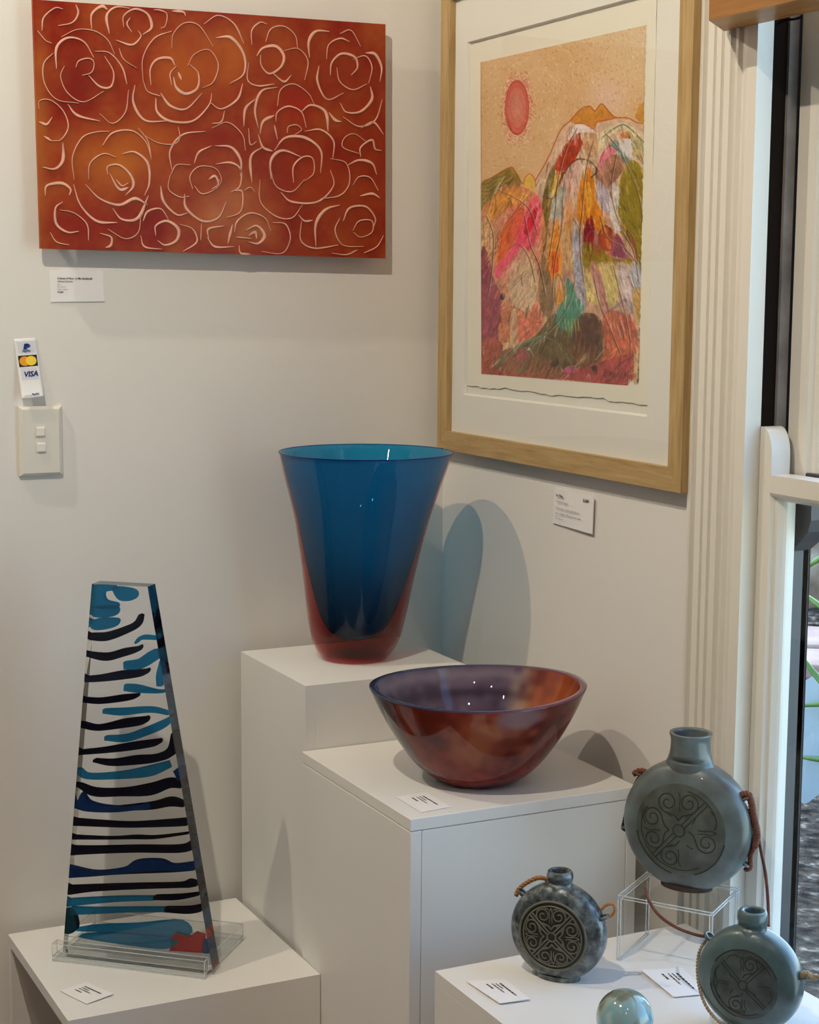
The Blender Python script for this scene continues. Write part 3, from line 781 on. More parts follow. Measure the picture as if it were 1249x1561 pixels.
# sky: stippled ochre
pa.a[:] = (206, 164, 114)
nb = vnoise(pa.w, pa.h, 60, 1)[..., None]; pa.a = pa.a*(1-nb*.5)+np.array((220, 186, 150.))*nb*.5
gxx = (pa.X/pa.k+pa.x0)[..., None]; gyy = (pa.Y/pa.k+pa.y0)[..., None]
tr_ = np.clip((gxx-830)/140, 0, 1)*np.clip((170-gyy)/110, 0, 1); pa.a = pa.a*(1-tr_*.6)+np.array((214, 194, 162.))*tr_*.6
tl_ = np.exp(-((gxx-925)/30)**2-((gyy-150)/24)**2); pa.a = pa.a*(1-tl_*.6)+np.array((222, 190, 178.))*tl_*.6
r_ = np.random.RandomState(3)
for i in range(1500):
    x, y = 734+r_.rand()*252, 36+r_.rand()*235
    if y > 250-(x-734)*.25 and x > 800: continue
    a_ = 1.0+r_.rand()*2; th = math.atan2(y-165, x-788)+1.57+r_.randn()*.3
    c = [(232, 214, 184), (188, 138, 84), (226, 200, 168), (174, 118, 66)][r_.randint(4)]
    pa.stroke([(x, y), (x+math.cos(th)*a_, y+math.sin(th)*a_*1.4)], .9+r_.rand()*.5, c, .55, smooth=False)
for i in range(420):
    th = r_.rand()*6.283; rr = 1.08+abs(r_.randn())*.2
    x, y = 788.5+17.5*rr*math.cos(th), 164+42*rr*math.sin(th)
    pa.stroke([(x, y), (x+.8, y+1.2)], 1.2, [(206, 96, 84), (236, 206, 190), (196, 110, 90)][r_.randint(3)], .75, smooth=False)
for i, (k1, c) in enumerate(((1.03, (188, 84, 72)), (.94, (196, 98, 82)), (.75, (200, 116, 96)), (.45, (204, 130, 106)))):
    pa.poly([(788.5+18*k1*math.cos(a), 164+41*k1*math.sin(a)) for a in np.linspace(0, 6.283, 16, endpoint=False)], c, .08)
pa.stroke([(776, 185), (783, 202), (794, 204)], 1.0, (172, 54, 52), .7)
# distant ridges
pa.poly(A((60, 985), (140, 935), (265, 870), (330, 960), (310, 1010), (220, 985), (140, 1060), (60, 1180)), (146, 124, 62), .2)
for i in range(7):
    pa.stroke(A(*[(70+k*46, 990+i*26-k*(22-i*2)+(8 if k % 2 else -6)) for k in range(5)]), .8, (62, 44, 24), .8)
pa.stroke(A((65, 975), (140, 935), (265, 868), (300, 920), (350, 985), (420, 1010)), 1.2, (176, 72, 40), .9)
pa.poly(A((350, 990), (365, 940), (395, 915), (420, 950), (425, 1010), (385, 1020)), (222, 178, 88), .1)
pa.stroke(A((345, 985), (365, 935), (395, 915), (425, 950), (432, 1000)), 1.1, (186, 84, 42))
# great hill: pale skin then facets
pa.poly(A((440, 960), (520, 830), (590, 660), (660, 560), (800, 590), (860, 560), (1000, 540), (1100, 560), (1190, 620), (1190, 1427), (440, 1427)), (206, 172, 144), .14, False)
pa.poly(B((440, 0), (1170, 0), (1150, 700), (1100, 1150), (760, 1170), (600, 800), (480, 700)), (196, 150, 124), .2, False)
pa.poly(A((665, 560), (720, 490), (790, 455), (835, 485), (880, 440), (925, 480), (975, 530), (900, 560), (850, 570), (825, 605), (760, 570), (700, 575)), (194, 132, 56), .12, False)
pa.poly(A((1105, 530), (1130, 460), (1165, 425), (1188, 440), (1188, 570), (1140, 560)), (196, 140, 62), .1, False)
pa.stroke(A((430, 960), (520, 800), (600, 620), (665, 555), (740, 475), (800, 455), (835, 487), (880, 438), (930, 490), (975, 530), (1060, 535), (1120, 565), (1185, 575)), 1.4, (164, 62, 30), .95)
pa.stroke(A((700, 570), (760, 575), (828, 608), (850, 560), (920, 548), (980, 535)), 1.2, (176, 60, 34), .9)
pa.poly(A((640, 700), (690, 590), (760, 580), (830, 620), (870, 660), (800, 650), (700, 640), (600, 740)), (226, 204, 190), .1)
pa.poly(A((860, 650), (950, 590), (1040, 570), (1120, 620), (1185, 690), (1185, 730), (1090, 650), (1010, 610), (900, 690), (860, 760)), (214, 198, 158), .12)
pa.stroke(A((880, 670), (960, 610), (1030, 580), (1100, 630), (1185, 720)), 2.0, (92, 92, 74), .8)
pa.poly(A((560, 860), (620, 740), (700, 650), (765, 640), (740, 740), (680, 840), (600, 900)), (176, 62, 36), .22)
for i in range(7): pa.stroke(A((620+i*22, 760-i*16), (600+i*22, 860-i*14)), .8, (112, 30, 20), .7)
pa.poly(A((740, 640), (840, 640), (860, 700), (830, 800), (770, 780), (750, 700)), (190, 150, 110), .2)
pa.poly(A((850, 870), (880, 780), (940, 720), (985, 750), (940, 800), (880, 870)), (212, 120, 132), .15)
pa.poly(A((940, 720), (985, 680), (1010, 740), (1075, 830), (1040, 840), (990, 760)), (104, 136, 124), .15)
pa.poly(A((1000, 690), (1075, 670), (1085, 800), (1040, 780)), (216, 204, 202), .08)
pa.poly(A((1010, 640), (1070, 630), (1080, 670), (1020, 670)), (192, 124, 62), .1)
pa.poly(A((1085, 650), (1180, 720), (1180, 800), (1100, 790)), (178, 160, 112), .25)
pa.poly(A((840, 930), (900, 830), (970, 780), (1040, 850), (1000, 930), (940, 1010), (900, 1150), (860, 1060)), (158, 112, 88), .3)
pa.poly(A((1000, 1000), (1040, 870), (1100, 820), (1165, 940), (1165, 1427), (1080, 1400), (1000, 1220)), (140, 122, 36), .18)
pa.poly(B((1000, 130), (1080, 60), (1165, 30), (1160, 400), (1110, 330), (1060, 220)), (136, 118, 38), .18)
pa.poly(A((860, 960), (920, 1020), (960, 1100), (940, 1190), (890, 1140), (850, 1040)), (178, 164, 172), .15)
pa.poly(A((930, 1010), (1000, 1000), (990, 1200), (1020, 1300), (950, 1260)), (214, 200, 188), .18)
pa.poly(A((620, 900), (690, 840), (740, 850), (700, 1000), (660, 1200), (600, 1280), (560, 1240), (600, 1080)), (214, 176, 160), .18)
pa.poly(A((530, 1180), (560, 1040), (640, 1000), (620, 1180), (560, 1220)), (168, 166, 152), .18)
pa.poly(A((540, 1010), (560, 930), (610, 900), (590, 1010), (555, 1060)), (222, 176, 86), .2)
pa.poly(A((480, 1080), (520, 920), (560, 850), (560, 940), (520, 1070)), (120, 106, 58), .15)
pa.poly(A((460, 1427), (480, 1100), (540, 1090), (520, 1250), (500, 1427)), (128, 104, 50), .15)
pa.poly(A((710, 1180), (740, 960), (790, 870), (830, 960), (840, 1080), (900, 1230), (880, 1330), (800, 1240), (730, 1260)), (204, 124, 36), .18)
pa.poly(A((770, 1000), (800, 980), (815, 1100), (790, 1180)), (226, 158, 54), .12)
pa.stroke(A((600, 960), (650, 870), (720, 815), (800, 830), (850, 890), (810, 940)), 2.2, (74, 48, 24), .9)
pa.stroke(A((850, 880), (900, 760), (950, 720), (985, 755)), 1.2, (96, 50, 40), .8)
pa.stroke(A((480, 1070), (550, 1080), (580, 1000), (620, 900)), 1.6, (64, 44, 30), .85)
pa.stroke(A((600, 1280), (640, 1080), (680, 900)), 1.0, (186, 70, 66), .8)
pa.poly(A((750, 1370), (775, 1240), (815, 1200), (830, 1330), (800, 1395)), (124, 24, 36), .15)
pa.poly(A((860, 1330), (900, 1270), (960, 1300), (960, 1427), (880, 1427)), (178, 84, 42), .22)
pa.poly(B((860, 180), (900, 100), (960, 160), (980, 240), (900, 275)), (166, 78, 44), .25)
pa.stroke(A((860, 1330), (900, 1265), (960, 1310)), 1.6, (84, 24, 22), .8)
pa.poly(B((940, 290), (980, 160), (1040, 250), (1060, 330), (990, 320)), (140, 74, 92), .2)
for i in range(4): pa.stroke(B((1000+i*12, 100+i*6), (1060+i*12, 200), (1110+i*6, 360)), 1.1, ((226, 214, 210), (84, 36, 50), (170, 44, 44), (90, 40, 30))[i], .9)
# left pink hill
pa.poly(A((65, 1170), (140, 1070), (230, 990), (330, 1000), (420, 1040), (470, 1110), (470, 1427), (65, 1427)), (216, 136, 96), .2)
pa.poly(B((60, 0), (460, 0), (480, 300), (500, 560), (480, 800), (60, 800)), (206, 142, 110), .22, False)
pa.poly(A((110, 1130), (180, 1040), (290, 1010), (380, 1060), (300, 1120), (180, 1180), (120, 1240)), (212, 146, 72), .18)
pa.poly(A((330, 1230), (380, 1130), (440, 1060), (475, 1130), (460, 1300), (400, 1427), (330, 1427)), (226, 96, 108), .22)
pa.poly(B((170, 470), (165, 380), (260, 280), (330, 130), (400, 30), (430, 60), (360, 200), (260, 340), (210, 400)), (238, 90, 116), .2)
pa.poly(B((170, 360), (200, 150), (300, 0), (360, 0), (330, 120), (250, 280)), (206, 104, 52), .2)
pa.poly(A((350, 1290), (400, 1180), (440, 1130), (430, 1240), (370, 1330)), (190, 40, 52), .25)
for i in range(16):
    x0, y0 = 250+i*13, 1080+((i*53) % 260); pa.stroke(A((x0, y0), (x0+22, y0+50)), .8, (116, 44, 38), .6)
pa.poly(A((65, 1250), (110, 1200), (150, 1300), (170, 1427), (70, 1427)), (208, 166, 120), .22)
for i in range(10): pa.stroke(A((75+i*14, 1260+i*7), (85+i*12, 1427)), .8, ((120, 62, 40), (226, 196, 160), (176, 90, 64))[i % 3], .7)
pa.poly(B((280, 640), (230, 450), (300, 320), (350, 250), (420, 360), (450, 500), (420, 640), (350, 690)), (202, 168, 134), .14)
pa.poly(B((60, 300), (110, 310), (150, 480), (200, 600), (180, 850), (190, 1000), (110, 1060), (60, 1060)), (150, 74, 86), .22)
pa.poly(B((190, 760), (250, 660), (350, 690), (420, 760), (360, 840), (250, 900), (190, 880)), (196, 122, 86), .22)
pa.poly(B((320, 900), (310, 760), (380, 720), (440, 640), (480, 760), (420, 850)), (216, 122, 96), .2)
pa.stroke(B((200, 690), (270, 655), (340, 690), (400, 760), (470, 765)), 1.1, (130, 60, 48), .8)
pa.poly(B((60, 880), (200, 900), (190, 1020), (140, 1090), (60, 1110)), (160, 84, 66), .2)
pa.poly(B((265, 700), (300, 690), (305, 900), (265, 900)), (200, 160, 128), .1)
# centre column
pa.poly(B((510, 300), (540, 130), (580, 60), (600, 150), (610, 420), (560, 470), (520, 460)), (222, 140, 58), .2)
pa.poly(B((540, 420), (545, 300), (580, 290), (590, 400), (570, 430)), (226, 92, 42), .15)
pa.poly(B((600, 120), (680, 120), (700, 380), (640, 400), (610, 300)), (200, 158, 112), .18)
pa.poly(B((680, 170), (700, 60), (740, 140), (740, 350), (770, 560), (760, 650), (710, 560), (690, 350)), (170, 166, 176), .18)
for i in range(9): pa.stroke(B((700+(i*17) % 60, 380+i*28), (720+(i*23) % 50, 400+i*28)), 1.0, (70, 66, 74), .7)
pa.stroke(B((690, 60), (730, 140), (735, 230)), 1.6, (80, 70, 60), .8)
pa.poly(B((750, 360), (760, 220), (850, 240), (960, 330), (1080, 330), (1060, 370), (900, 350), (800, 395)), (142, 124, 40), .14)
pa.poly(B((770, 420), (840, 370), (980, 380), (1000, 500), (960, 660), (840, 640), (780, 600)), (204, 180, 116), .16)
pa.poly(B((800, 390), (850, 370), (930, 660), (880, 670)), (190, 132, 120), .15)
pa.poly(B((980, 370), (1080, 390), (1120, 560), (1090, 700), (1020, 600)), (208, 184, 176), .18)
pa.poly(B((1080, 380), (1150, 380), (1150, 520), (1110, 560)), (182, 178, 182), .1)
pa.poly(B((1090, 560), (1150, 540), (1140, 760), (1110, 760)), (196, 152, 82), .15)
pa.stroke(B((890, 700), (960, 670), (1050, 610), (1090, 700)), 4.0, (136, 128, 140), .85)
pa.poly(B((890, 720), (1000, 690), (1100, 760), (1100, 1000), (880, 1040)), (186, 98, 70), .25)
for i in range(6): pa.stroke(B((960+i*22, 690+i*4), (1010+i*16, 860)), 1.4, ((210, 160, 150), (140, 66, 60))[i % 2], .7)
pa.poly(B((450, 560), (480, 300), (530, 440), (560, 600), (540, 720), (480, 700)), (140, 108, 76), .18)
pa.stroke(B((570, 640), (560, 500), (590, 440), (630, 560), (620, 640)), 2.0, (128, 112, 56), .9)
pa.poly(B((575, 640), (575, 520), (600, 490), (625, 600), (600, 640)), (222, 148, 66), .1)
# green and dark foot
pa.poly(B((180, 1000), (420, 860), (560, 700), (600, 800), (760, 700), (880, 760), (880, 1020), (840, 1120), (600, 1150), (340, 1130), (160, 1090)), (104, 84, 54), .3)
pa.poly(B((60, 1060), (160, 1080), (420, 1060), (640, 1090), (850, 1040), (900, 1030), (1100, 960), (1100, 1150), (1050, 1200), (700, 1160), (60, 1115)), (166, 76, 70), .2, False)
pa.poly(B((180, 980), (300, 930), (420, 960), (600, 1060), (620, 1130), (420, 1130), (180, 1080)), (134, 88, 62), .25)
pa.poly(B((570, 760), (600, 640), (640, 600), (640, 470), (680, 490), (720, 600), (770, 660), (740, 700), (720, 830), (640, 820)), (86, 138, 112), .18)
pa.poly(B((700, 760), (780, 700), (870, 740), (860, 900), (760, 930), (690, 880)), (96, 66, 50), .3)
for x0, y0, x1, y1 in ((200, 1010, 430, 870), (180, 1040, 480, 850), (340, 1110, 420, 880), (320, 1110, 560, 760), (570, 890, 700, 1090), (420, 870, 570, 890), (150, 1060, 520, 830)):
    pa.stroke(B((x0, y0), ((x0+x1)/2-10, (y0+y1)/2-18), (x1, y1)), 1.7, (104, 136, 110), .8)
for i in range(16): pa.stroke(B((400+i*15, 1000+(i % 3)*20), (370+i*15, 1110)), 1.1, ((66, 48, 32), (196, 112, 82))[i % 2], .8)
for i in range(14): pa.stroke(B((700+i*12, 930-(i % 4)*22), (680+i*12, 1040)), 1.0, ((216, 128, 84), (70, 40, 34), (186, 80, 60))[i % 3], .8)
for i in range(5): pa.stroke(B((630+i*22, 740), (640+i*22, 820)), 1.3, (224, 184, 74), .9)
for i in range(6): pa.stroke(B((780+i*20, 860), (800+i*22, 960)), .8, (52, 34, 30), .7)
pa.poly(B((300, 990), (340, 950), (380, 960), (370, 1010), (320, 1020)), (176, 88, 98), .1)
pa.poly(B((630, 1080), (680, 1055), (720, 1085), (690, 1105), (640, 1105)), (206, 96, 130), .1)
pa.poly(B((815, 1060), (845, 1055), (850, 1090), (820, 1095)), (60, 44, 40), .1)
pa.poly(B((540, 1040), (580, 1010), (590, 1050), (555, 1070)), (56, 44, 40), .1)
pa.poly(B((190, 590), (205, 565), (225, 580), (215, 610), (195, 608)), (58, 52, 50), .1)
pa.poly(B((360, 940), (390, 930), (385, 955)), (232, 224, 214), .02)
pa.stroke(B((1165, 30), (1160, 430), (1140, 800), (1130, 1190)), 1.3, (92, 70, 34), .8)
pa.stroke(B((1100, 950), (1110, 1150)), 1.4, (196, 158, 92), .8)
pa.stroke(A((62, 160), (62, 600), (66, 980)), .9, (190, 110, 80), .7)
for q in ([(890, 1135), (905, 1110), (925, 1105)], [(935, 1130), (945, 1100), (950, 1135)], [(962, 1130), (968, 1105)], [(980, 1135), (990, 1105), (1000, 1135)], [(1015, 1115), (1005, 1135), (1022, 1140)], [(1035, 1140), (1045, 1110), (1058, 1140)], [(1070, 1140), (1080, 1115), (1092, 1135)]):
    pa.stroke(B(*q), 1.0, (52, 26, 30), .9)
for i in range(5200):
    x, y = 734+r_.rand()*250, 150+r_.rand()*436
    ridge = np.interp(x, [734, 780, 800, 815, 840, 865, 985], [285, 258, 290, 285, 240, 192, 190])
    if y < ridge: continue
    cc = pa.sample([x], [y])[0]*(1+.22*r_.randn()); L_ = 4+r_.rand()*13
    fan = np.clip((x-880)/220, -.5, .5)+.15*r_.randn() if x > 815 else -.35+.3*r_.randn()
    if y > 530: fan = -.5+.5*r_.randn()
    if r_.rand() < .10: cc = np.array([(74, 50, 38), (228, 212, 196), (196, 92, 74), (120, 108, 60)][r_.randint(4)], float)
    pa.stroke([(x, y), (x+fan*L_, min(y+L_, 588))], .7+1.3*r_.rand(), np.clip(cc, 10, 245), .5, smooth=False)
DL = ([(880, 196), (862, 232), (850, 280), (846, 330), (838, 390)], [(905, 215), (893, 262), (888, 318), (884, 372), (890, 430)],
      [(925, 205), (944, 228), (960, 262), (974, 300), (981, 345)], [(940, 235), (932, 290), (944, 340), (966, 385), (974, 430)], [(760, 290), (782, 300), (806, 318), (818, 352)], [(742, 330), (752, 360), (750, 410), (744, 450)],
      [(800, 330), (808, 372), (822, 405), (832, 452)], [(776, 380), (790, 372), (806, 392), (816, 430)], [(876, 430), (868, 462), (850, 492), (820, 520), (780, 548)], [(905, 420), (914, 462), (930, 500), (946, 540)],
      [(935, 405), (946, 450), (958, 500), (962, 540)], [(858, 300), (856, 350), (846, 400), (842, 452)], [(915, 330), (926, 362), (952, 378), (972, 402)])
for q in DL:
    pa.stroke(q, 1.3, (78, 48, 34), .75)
    pa.stroke([(x+1.5, y) for x, y in q], .8, (226, 202, 180), .6)
for x, y, rx, ry, c in ((790, 350, 14, 34, (232, 84, 104)), (772, 400, 10, 26, (236, 110, 120)), (868, 330, 8, 30, (214, 130, 40)), (962, 300, 12, 40, (128, 112, 34)), (910, 372, 7, 18, (120, 22, 34)), (868, 480, 16, 14, (64, 128, 104)), (895, 520, 22, 22, (84, 54, 42)), (830, 545, 30, 16, (96, 82, 50))):
    mm = np.exp(-(((pa.X/pa.k+pa.x0)-x)/rx)**2-(((pa.Y/pa.k+pa.y0)-y)/ry)**2)*.5
    pa.a = pa.a*(1-mm[..., None])+np.array(c, float)*mm[..., None]
gr = np.random.RandomState(9).randn(pa.h, pa.w)[..., None]*5; pa.a = pa.a+gr
gray = pa.a.mean(axis=2, keepdims=True); pa.a = np.clip(gray+(pa.a-gray)*1.06, 0, 255)
qc = [hit(x, y, 0, XPAP-.0004) for x, y in ((732.5, 95), (985.5, 38), (974, 589), (734, 570))]
NU, NV = 262, 560
def artfn(u, v): return qc[0]*(1-u)*(1-v)+qc[1]*u*(1-v)+qc[2]*u*v+qc[3]*(1-u)*v
uu, vv = np.meshgrid(np.linspace(0, 1, NU+1), np.linspace(0, 1, NV+1))
uu, vv = uu.ravel()[:, None], vv.ravel()[:, None]
V = qc[0]*(1-uu)*(1-vv)+qc[1]*uu*(1-vv)+qc[2]*uu*vv+qc[3]*(1-uu)*vv
# ragged right and lower edges of the painted area
rg = np.random.RandomState(11).rand(NV+1); rg = np.convolve(rg, np.ones(5)/5, 'same')
Vg = V.reshape(NV+1, NU+1, 3); Vg[:, -3:, 1] += (rg[:, None]-.4)*.006
Vg[-30:, -16:, 2] += (np.random.RandomState(5).rand(16)*.012)[None, :]*np.linspace(0, 1, 30)[:, None]
V = Vg.reshape(-1, 3)
xp, yp = proj(V)
M['paint'] = attr_mat('gouache_and_collage', .65, .25)
Fc = [(j*(NU+1)+i, (j+1)*(NU+1)+i, (j+1)*(NU+1)+i+1, j*(NU+1)+i+1) for j in range(NV) for i in range(NU)]
mesh('painted_image', V, Fc, M['paint'], art, False, pigment(pa.sample(xp, yp), 1.10))
# ------------------------------------------------------------------ striped glass tower in its acrylic base
def edges_of(vs8, r, mat, parent, name='polished_edge'):
    E = [(0, 1), (1, 2), (2, 3), (3, 0), (4, 5), (5, 6), (6, 7), (7, 4), (0, 4), (1, 5), (2, 6), (3, 7)]
    return mesh(name, *join([tube_data([vs8[a], vs8[b]], r, 6) for a, b in E]), mat, parent, True)
def hexa(name, vs8, mat, parent, edge=None, er=.0008):
    Fc = [(3, 2, 1, 0), (4, 5, 6, 7), (0, 1, 5, 4), (1, 2, 6, 5), (2, 3, 7, 6), (3, 0, 4, 7)]
    o = mesh(name, vs8, Fc, mat, parent)
    if edge: edges_of(vs8, er, edge, o)
    return o
ta = hit(80, 1465, 2, ZL); tb = hit(312, 1493, 2, ZL)
td = (tb-ta)/np.linalg.norm(tb-ta); tn = np.array([-td[1], td[0], 0]); TZ = np.array([0, 0, 1.])
LB = float(np.linalg.norm(tb-ta))
def tp(a, b, z): return ta+td*a+tn*b+TZ*z           # along the front edge, backwards, up
base = thing('acrylic_stand', tp(LB/2, .08, 0), 'clear acrylic slotted stand holding the striped glass tower', 'stand')
def ablock(name, a0, a1, b0, b1, z0, z1, parent):
    return hexa(name, [tp(a0, b0, z0), tp(a1, b0, z0), tp(a1, b1, z0), tp(a0, b1, z0), tp(a0, b0, z1), tp(a1, b0, z1), tp(a1, b1, z1), tp(a0, b1, z1)], M['acrylic'], parent, M['acrylic_edge'])
ablock('base_plate', 0, LB, 0, .168, .0006, .0085, base)
ablock('front_bar', 0, LB, 0, .0165, .0087, .029, base)
ablock('back_block', 0, LB, .0475, .168, .0087, .029, base)
SB, ST_, SZ0 = .0175, .0290, .0090
tower = thing('glass_tower', tp(.13, SB+ST_/2, SZ0), 'tall tapering clear glass slab with blue wavy stripes', 'glass sculpture')
spl = ta+tn*SB
def sp(x, y, back=0.):
    p = hitp(x, y, spl+tn*back, tn); return p
tl, tr2, bl, br = [sp(x, y) for x, y in ((140, 890), (225, 894.5), (98, 1422), (320, 1456))]
def down(p, q):      # carry the edge q->p down to the stand's plate
    k = (ZL+SZ0-q[2])/(p[2]-q[2]); return q+(p-q)*k
bl = down(bl, tl); br = down(br, tr2)
lim = tp(LB-.001, SB, 0)
f4 = [bl, br, tr2, tl]; k4 = [p+tn*ST_ for p in f4]
M['slab'], _nt, _b, _o = nodes('clear_cast_glass')     # solid glass that refracts
_b.inputs['Base Color'].default_value = (.96, .97, .97, 1); _b.inputs['Roughness'].default_value = 0
_b.inputs['Transmission Weight'].default_value = 1; _b.inputs['IOR'].default_value = 1.5
mesh('glass_slab', f4+k4, [(0, 1, 2, 3), (7, 6, 5, 4), (3, 2, 6, 7), (1, 0, 4, 5), (1, 5, 6, 2), (0, 3, 7, 4)], None, tower, mats=[M['slab']], fmat=[0, 0, 0, 0, 0, 0])
S5 = lambda x, y: (60+x/2.364, 860+y/2.364)
stm = {}
for kk, c, bf in (('navy', (14, 22, 46), .9), ('blue', (22, 70, 130), .7), ('teal', (64, 142, 170), .40), ('red', (186, 18, 22), .95), ('dteal', (30, 84, 104), .7)):
    stm[kk] = clear('stripe_'+kk, tuple(np.clip(lin(c)*2.2, 0, 1)), 1.2, body=tuple(lin(c)), body_fac=bf, gloss=.2)
def inslab(p):       # keep a pixel point inside the slab's outline
    x, y = p
    t = (y-890)/(1422-890); xl = 140+(98-140)*t; t2 = (y-894.5)/(1456-894.5); xr = 225+(320-225)*t2
    return min(max(x, xl+1.0), xr-1.0), y
def stripe(kind, cl):
    q = crom([np.array(p, float) for p in cl], 6)
    up_, dn = [], []
    for i, p in enumerate(q):
        d = q[min(i+1, len(q)-1)][:2]-q[max(0, i-1)][:2]; d = d/np.linalg.norm(d); nn = np.array((-d[1], d[0]))
        wdt = max(1.0, p[2])*.92
        up_.append(p[:2]-nn*wdt); dn.append(p[:2]+nn*wdt)
    blob(kind, [tuple(p) for p in up_+dn[::-1]], False)
_sk = [0]
def blob(kind, poly, smooth=True):
    pts = [tuple(p) for p in crom(poly, 4, True)] if smooth else poly
    _sk[0] += 1
    b0 = .0035+.0012*(_sk[0] % 5)
    dep = {'navy': .0200, 'blue': .0195, 'teal': .016, 'red': .0200, 'dteal': .0195}[kind]
    P = [sp(*inslab(S5(*p)), b0) for p in pts]
    V, Fc = prism(P, tn*dep)
    mesh('colour_stripe', V, Fc, stm[kind], tower)
blob('teal', [(195, 78), (262, 76), (275, 92), (235, 102), (240, 130), (280, 142), (272, 160), (192, 150)])
blob('teal', [(268, 82), (335, 90), (352, 110), (335, 130), (292, 130), (270, 105)])
blob('teal', [(190, 156), (278, 154), (272, 186), (200, 190)])
blob('teal', [(186, 202), (280, 196), (272, 226), (200, 236)])
ST = '''navy 180,262,12 240,262,16 310,238,15 350,215,12 364,183,6
teal 345,285,4 370,265,8 430,268,6
navy 170,325,8 240,335,14 300,320,15 350,308,10 364,295,4
teal 305,365,14 360,360,20 410,330,22 430,320,16
navy 168,415,10 215,412,12 300,400,16 370,392,12 392,380,5
teal 305,445,12 350,450,14 420,460,6 455,458,5
teal 440,350,6 434,400,13 432,440,9
navy 158,490,8 215,494,10 290,485,12 340,478,9 354,470,4
teal 230,530,8 300,532,13 400,525,10 468,538,6
navy 150,578,10 210,590,10 300,575,16 370,565,14 390,553,6
teal 235,628,8 310,628,14 380,605,16 440,580,16 468,560,10
navy 142,680,8 230,672,10 330,658,14 415,645,12 434,635,5
navy 195,708,5 260,716,11 340,708,16 420,700,14 476,672,18 486,610,10
teal 140,745,12 180,765,10 300,760,14 400,745,20 468,722,14
navy 140,795,6 200,822,14 300,822,14 400,812,22 470,790,18 518,800,8
blue 500,740,20 512,775,14
blue 135,850,34 180,875,18 280,884,10 400,870,10
navy 250,884,6 400,872,13 470,858,16 522,868,8
navy 122,930,12 220,936,10 330,940,9 470,934,12 550,928,14
navy 118,985,6 250,988,3 340,985,5 420,985,4 540,970,2
navy 114,1034,16 200,1032,13 350,1028,12 500,1028,13 558,1012,18
blue 108,1110,22 200,1116,9 300,1106,10 350,1090,22 430,1085,20 480,1095,12 566,1088,15
navy 120,1122,7 300,1112,5 480,1104,6 566,1096,7
navy 104,1176,16 200,1168,11 350,1162,9 500,1158,8 540,1152,14 575,1155,4
teal 102,1220,14 200,1212,11 300,1206,9 415,1204,7
navy 412,1204,7 500,1202,8 580,1190,4
teal 112,1250,14 200,1250,11 350,1246,8 455,1246,8
navy 450,1246,8 540,1248,12 600,1236,12'''
for ln in ST.split('\n'):
    w = ln.split(); stripe(w[0], [tuple(float(c) for c in q.split(',')) for q in w[1:]])
blob('dteal', [(94, 1245), (128, 1265), (134, 1318), (92, 1326)])
blob('teal', [(125, 1318), (200, 1302), (350, 1296), (510, 1286), (540, 1338), (400, 1335), (250, 1325)])
blob('teal', [(140, 1342), (250, 1332), (480, 1348), (490, 1374), (440, 1386), (300, 1370)])
blob('red', [(474, 1346), (490, 1330), (540, 1345), (560, 1330), (590, 1340), (588, 1400), (470, 1392), (478, 1370)], False)
blob('blue', [(592, 1354), (612, 1374), (612, 1402), (590, 1400)], False)

# ------------------------------------------------------------------ light switch and payment sticker on the left wall
swm = plain('ivory_plastic', (.76, .73, .66), .35, spec=.5); swk = plain('white_rocker', (.84, .81, .75), .3, spec=.5)
swr = swm
sw = thing('light_switch', (-.746, 0, 1.092), 'ivory double light switch plate below the payment sticker', 'light switch')
x0, x1, z0, z1, dp = -.782, -.7105, 1.0915, 1.2055, .011
o4 = [(x0, z0), (x1, z0), (x1, z1), (x0, z1)]; i4 = [(x0+.006, z0+.005), (x1-.006, z0+.005), (x1-.006, z1-.005), (x0+.006, z1-.005)]
V = [(x, -.0003, z) for x, z in o4]+[(x, -dp*.55, z) for x, z in o4]+[(x, -dp, z) for x, z in i4]
Fc = [(a+k*4, (a+1) % 4+k*4, (a+1) % 4+k*4+4, a+k*4+4) for k in (0, 1) for a in range(4)]+[(8, 9, 10, 11)]
mesh('switch_plate', V, Fc, swm, sw)
for px, py in ((61.5, 658), (62.5, 682)):
    c = hit(px, py, 1, -dp)
    rb = box('recess', (c[0]-.0088, -dp-.0006, c[2]-.0088), (c[0]+.0088, -dp+.001, c[2]+.0088), swr, sw, .0002)
    box('rocker', (c[0]-.0074, -dp-.0038, c[2]-.0076), (c[0]+.0074, -dp-.0002, c[2]+.0076), swk, sw, .0018)
stk = thing('payment_sticker', tuple(hit(44, 517, 1, -.001)), 'curling white payment sticker above the light switch', 'sticker')
sq = [np.array(p, float) for p in ((21, 517), (55, 515), (67.5, 605), (33.5, 609))]
def spix(u, v): return sq[0]*(1-u)*(1-v)+sq[1]*u*(1-v)+sq[2]*u*v+sq[3]*(1-u)*v
def SP(u, v, lift=0.):
    off = .0012+.016*v**1.6+(.010*max(0, v-.85))
    return hit(*spix(u, v), 1, -off-lift)
nu, nv = 6, 24
V = [SP(i/nu, j/nv) for j in range(nv+1) for i in range(nu+1)]
V += [v+np.array([0, .0005, 0]) for v in V]
nn = (nu+1)*(nv+1)
Fc = [(j*(nu+1)+i, (j+1)*(nu+1)+i, (j+1)*(nu+1)+i+1, j*(nu+1)+i+1) for j in range(nv) for i in range(nu)]
Fc += [tuple(q+nn for q in f[::-1]) for f in Fc]
rim = [i for i in range(nu+1)]+[(nu+1)*j+nu for j in range(1, nv+1)]+[nv*(nu+1)+i for i in range(nu-1, -1, -1)]+[(nu+1)*j for j in range(nv-1, 0, -1)]
Fc += [(rim[k], rim[(k+1) % len(rim)], rim[(k+1) % len(rim)]+nn, rim[k]+nn) for k in range(len(rim))]
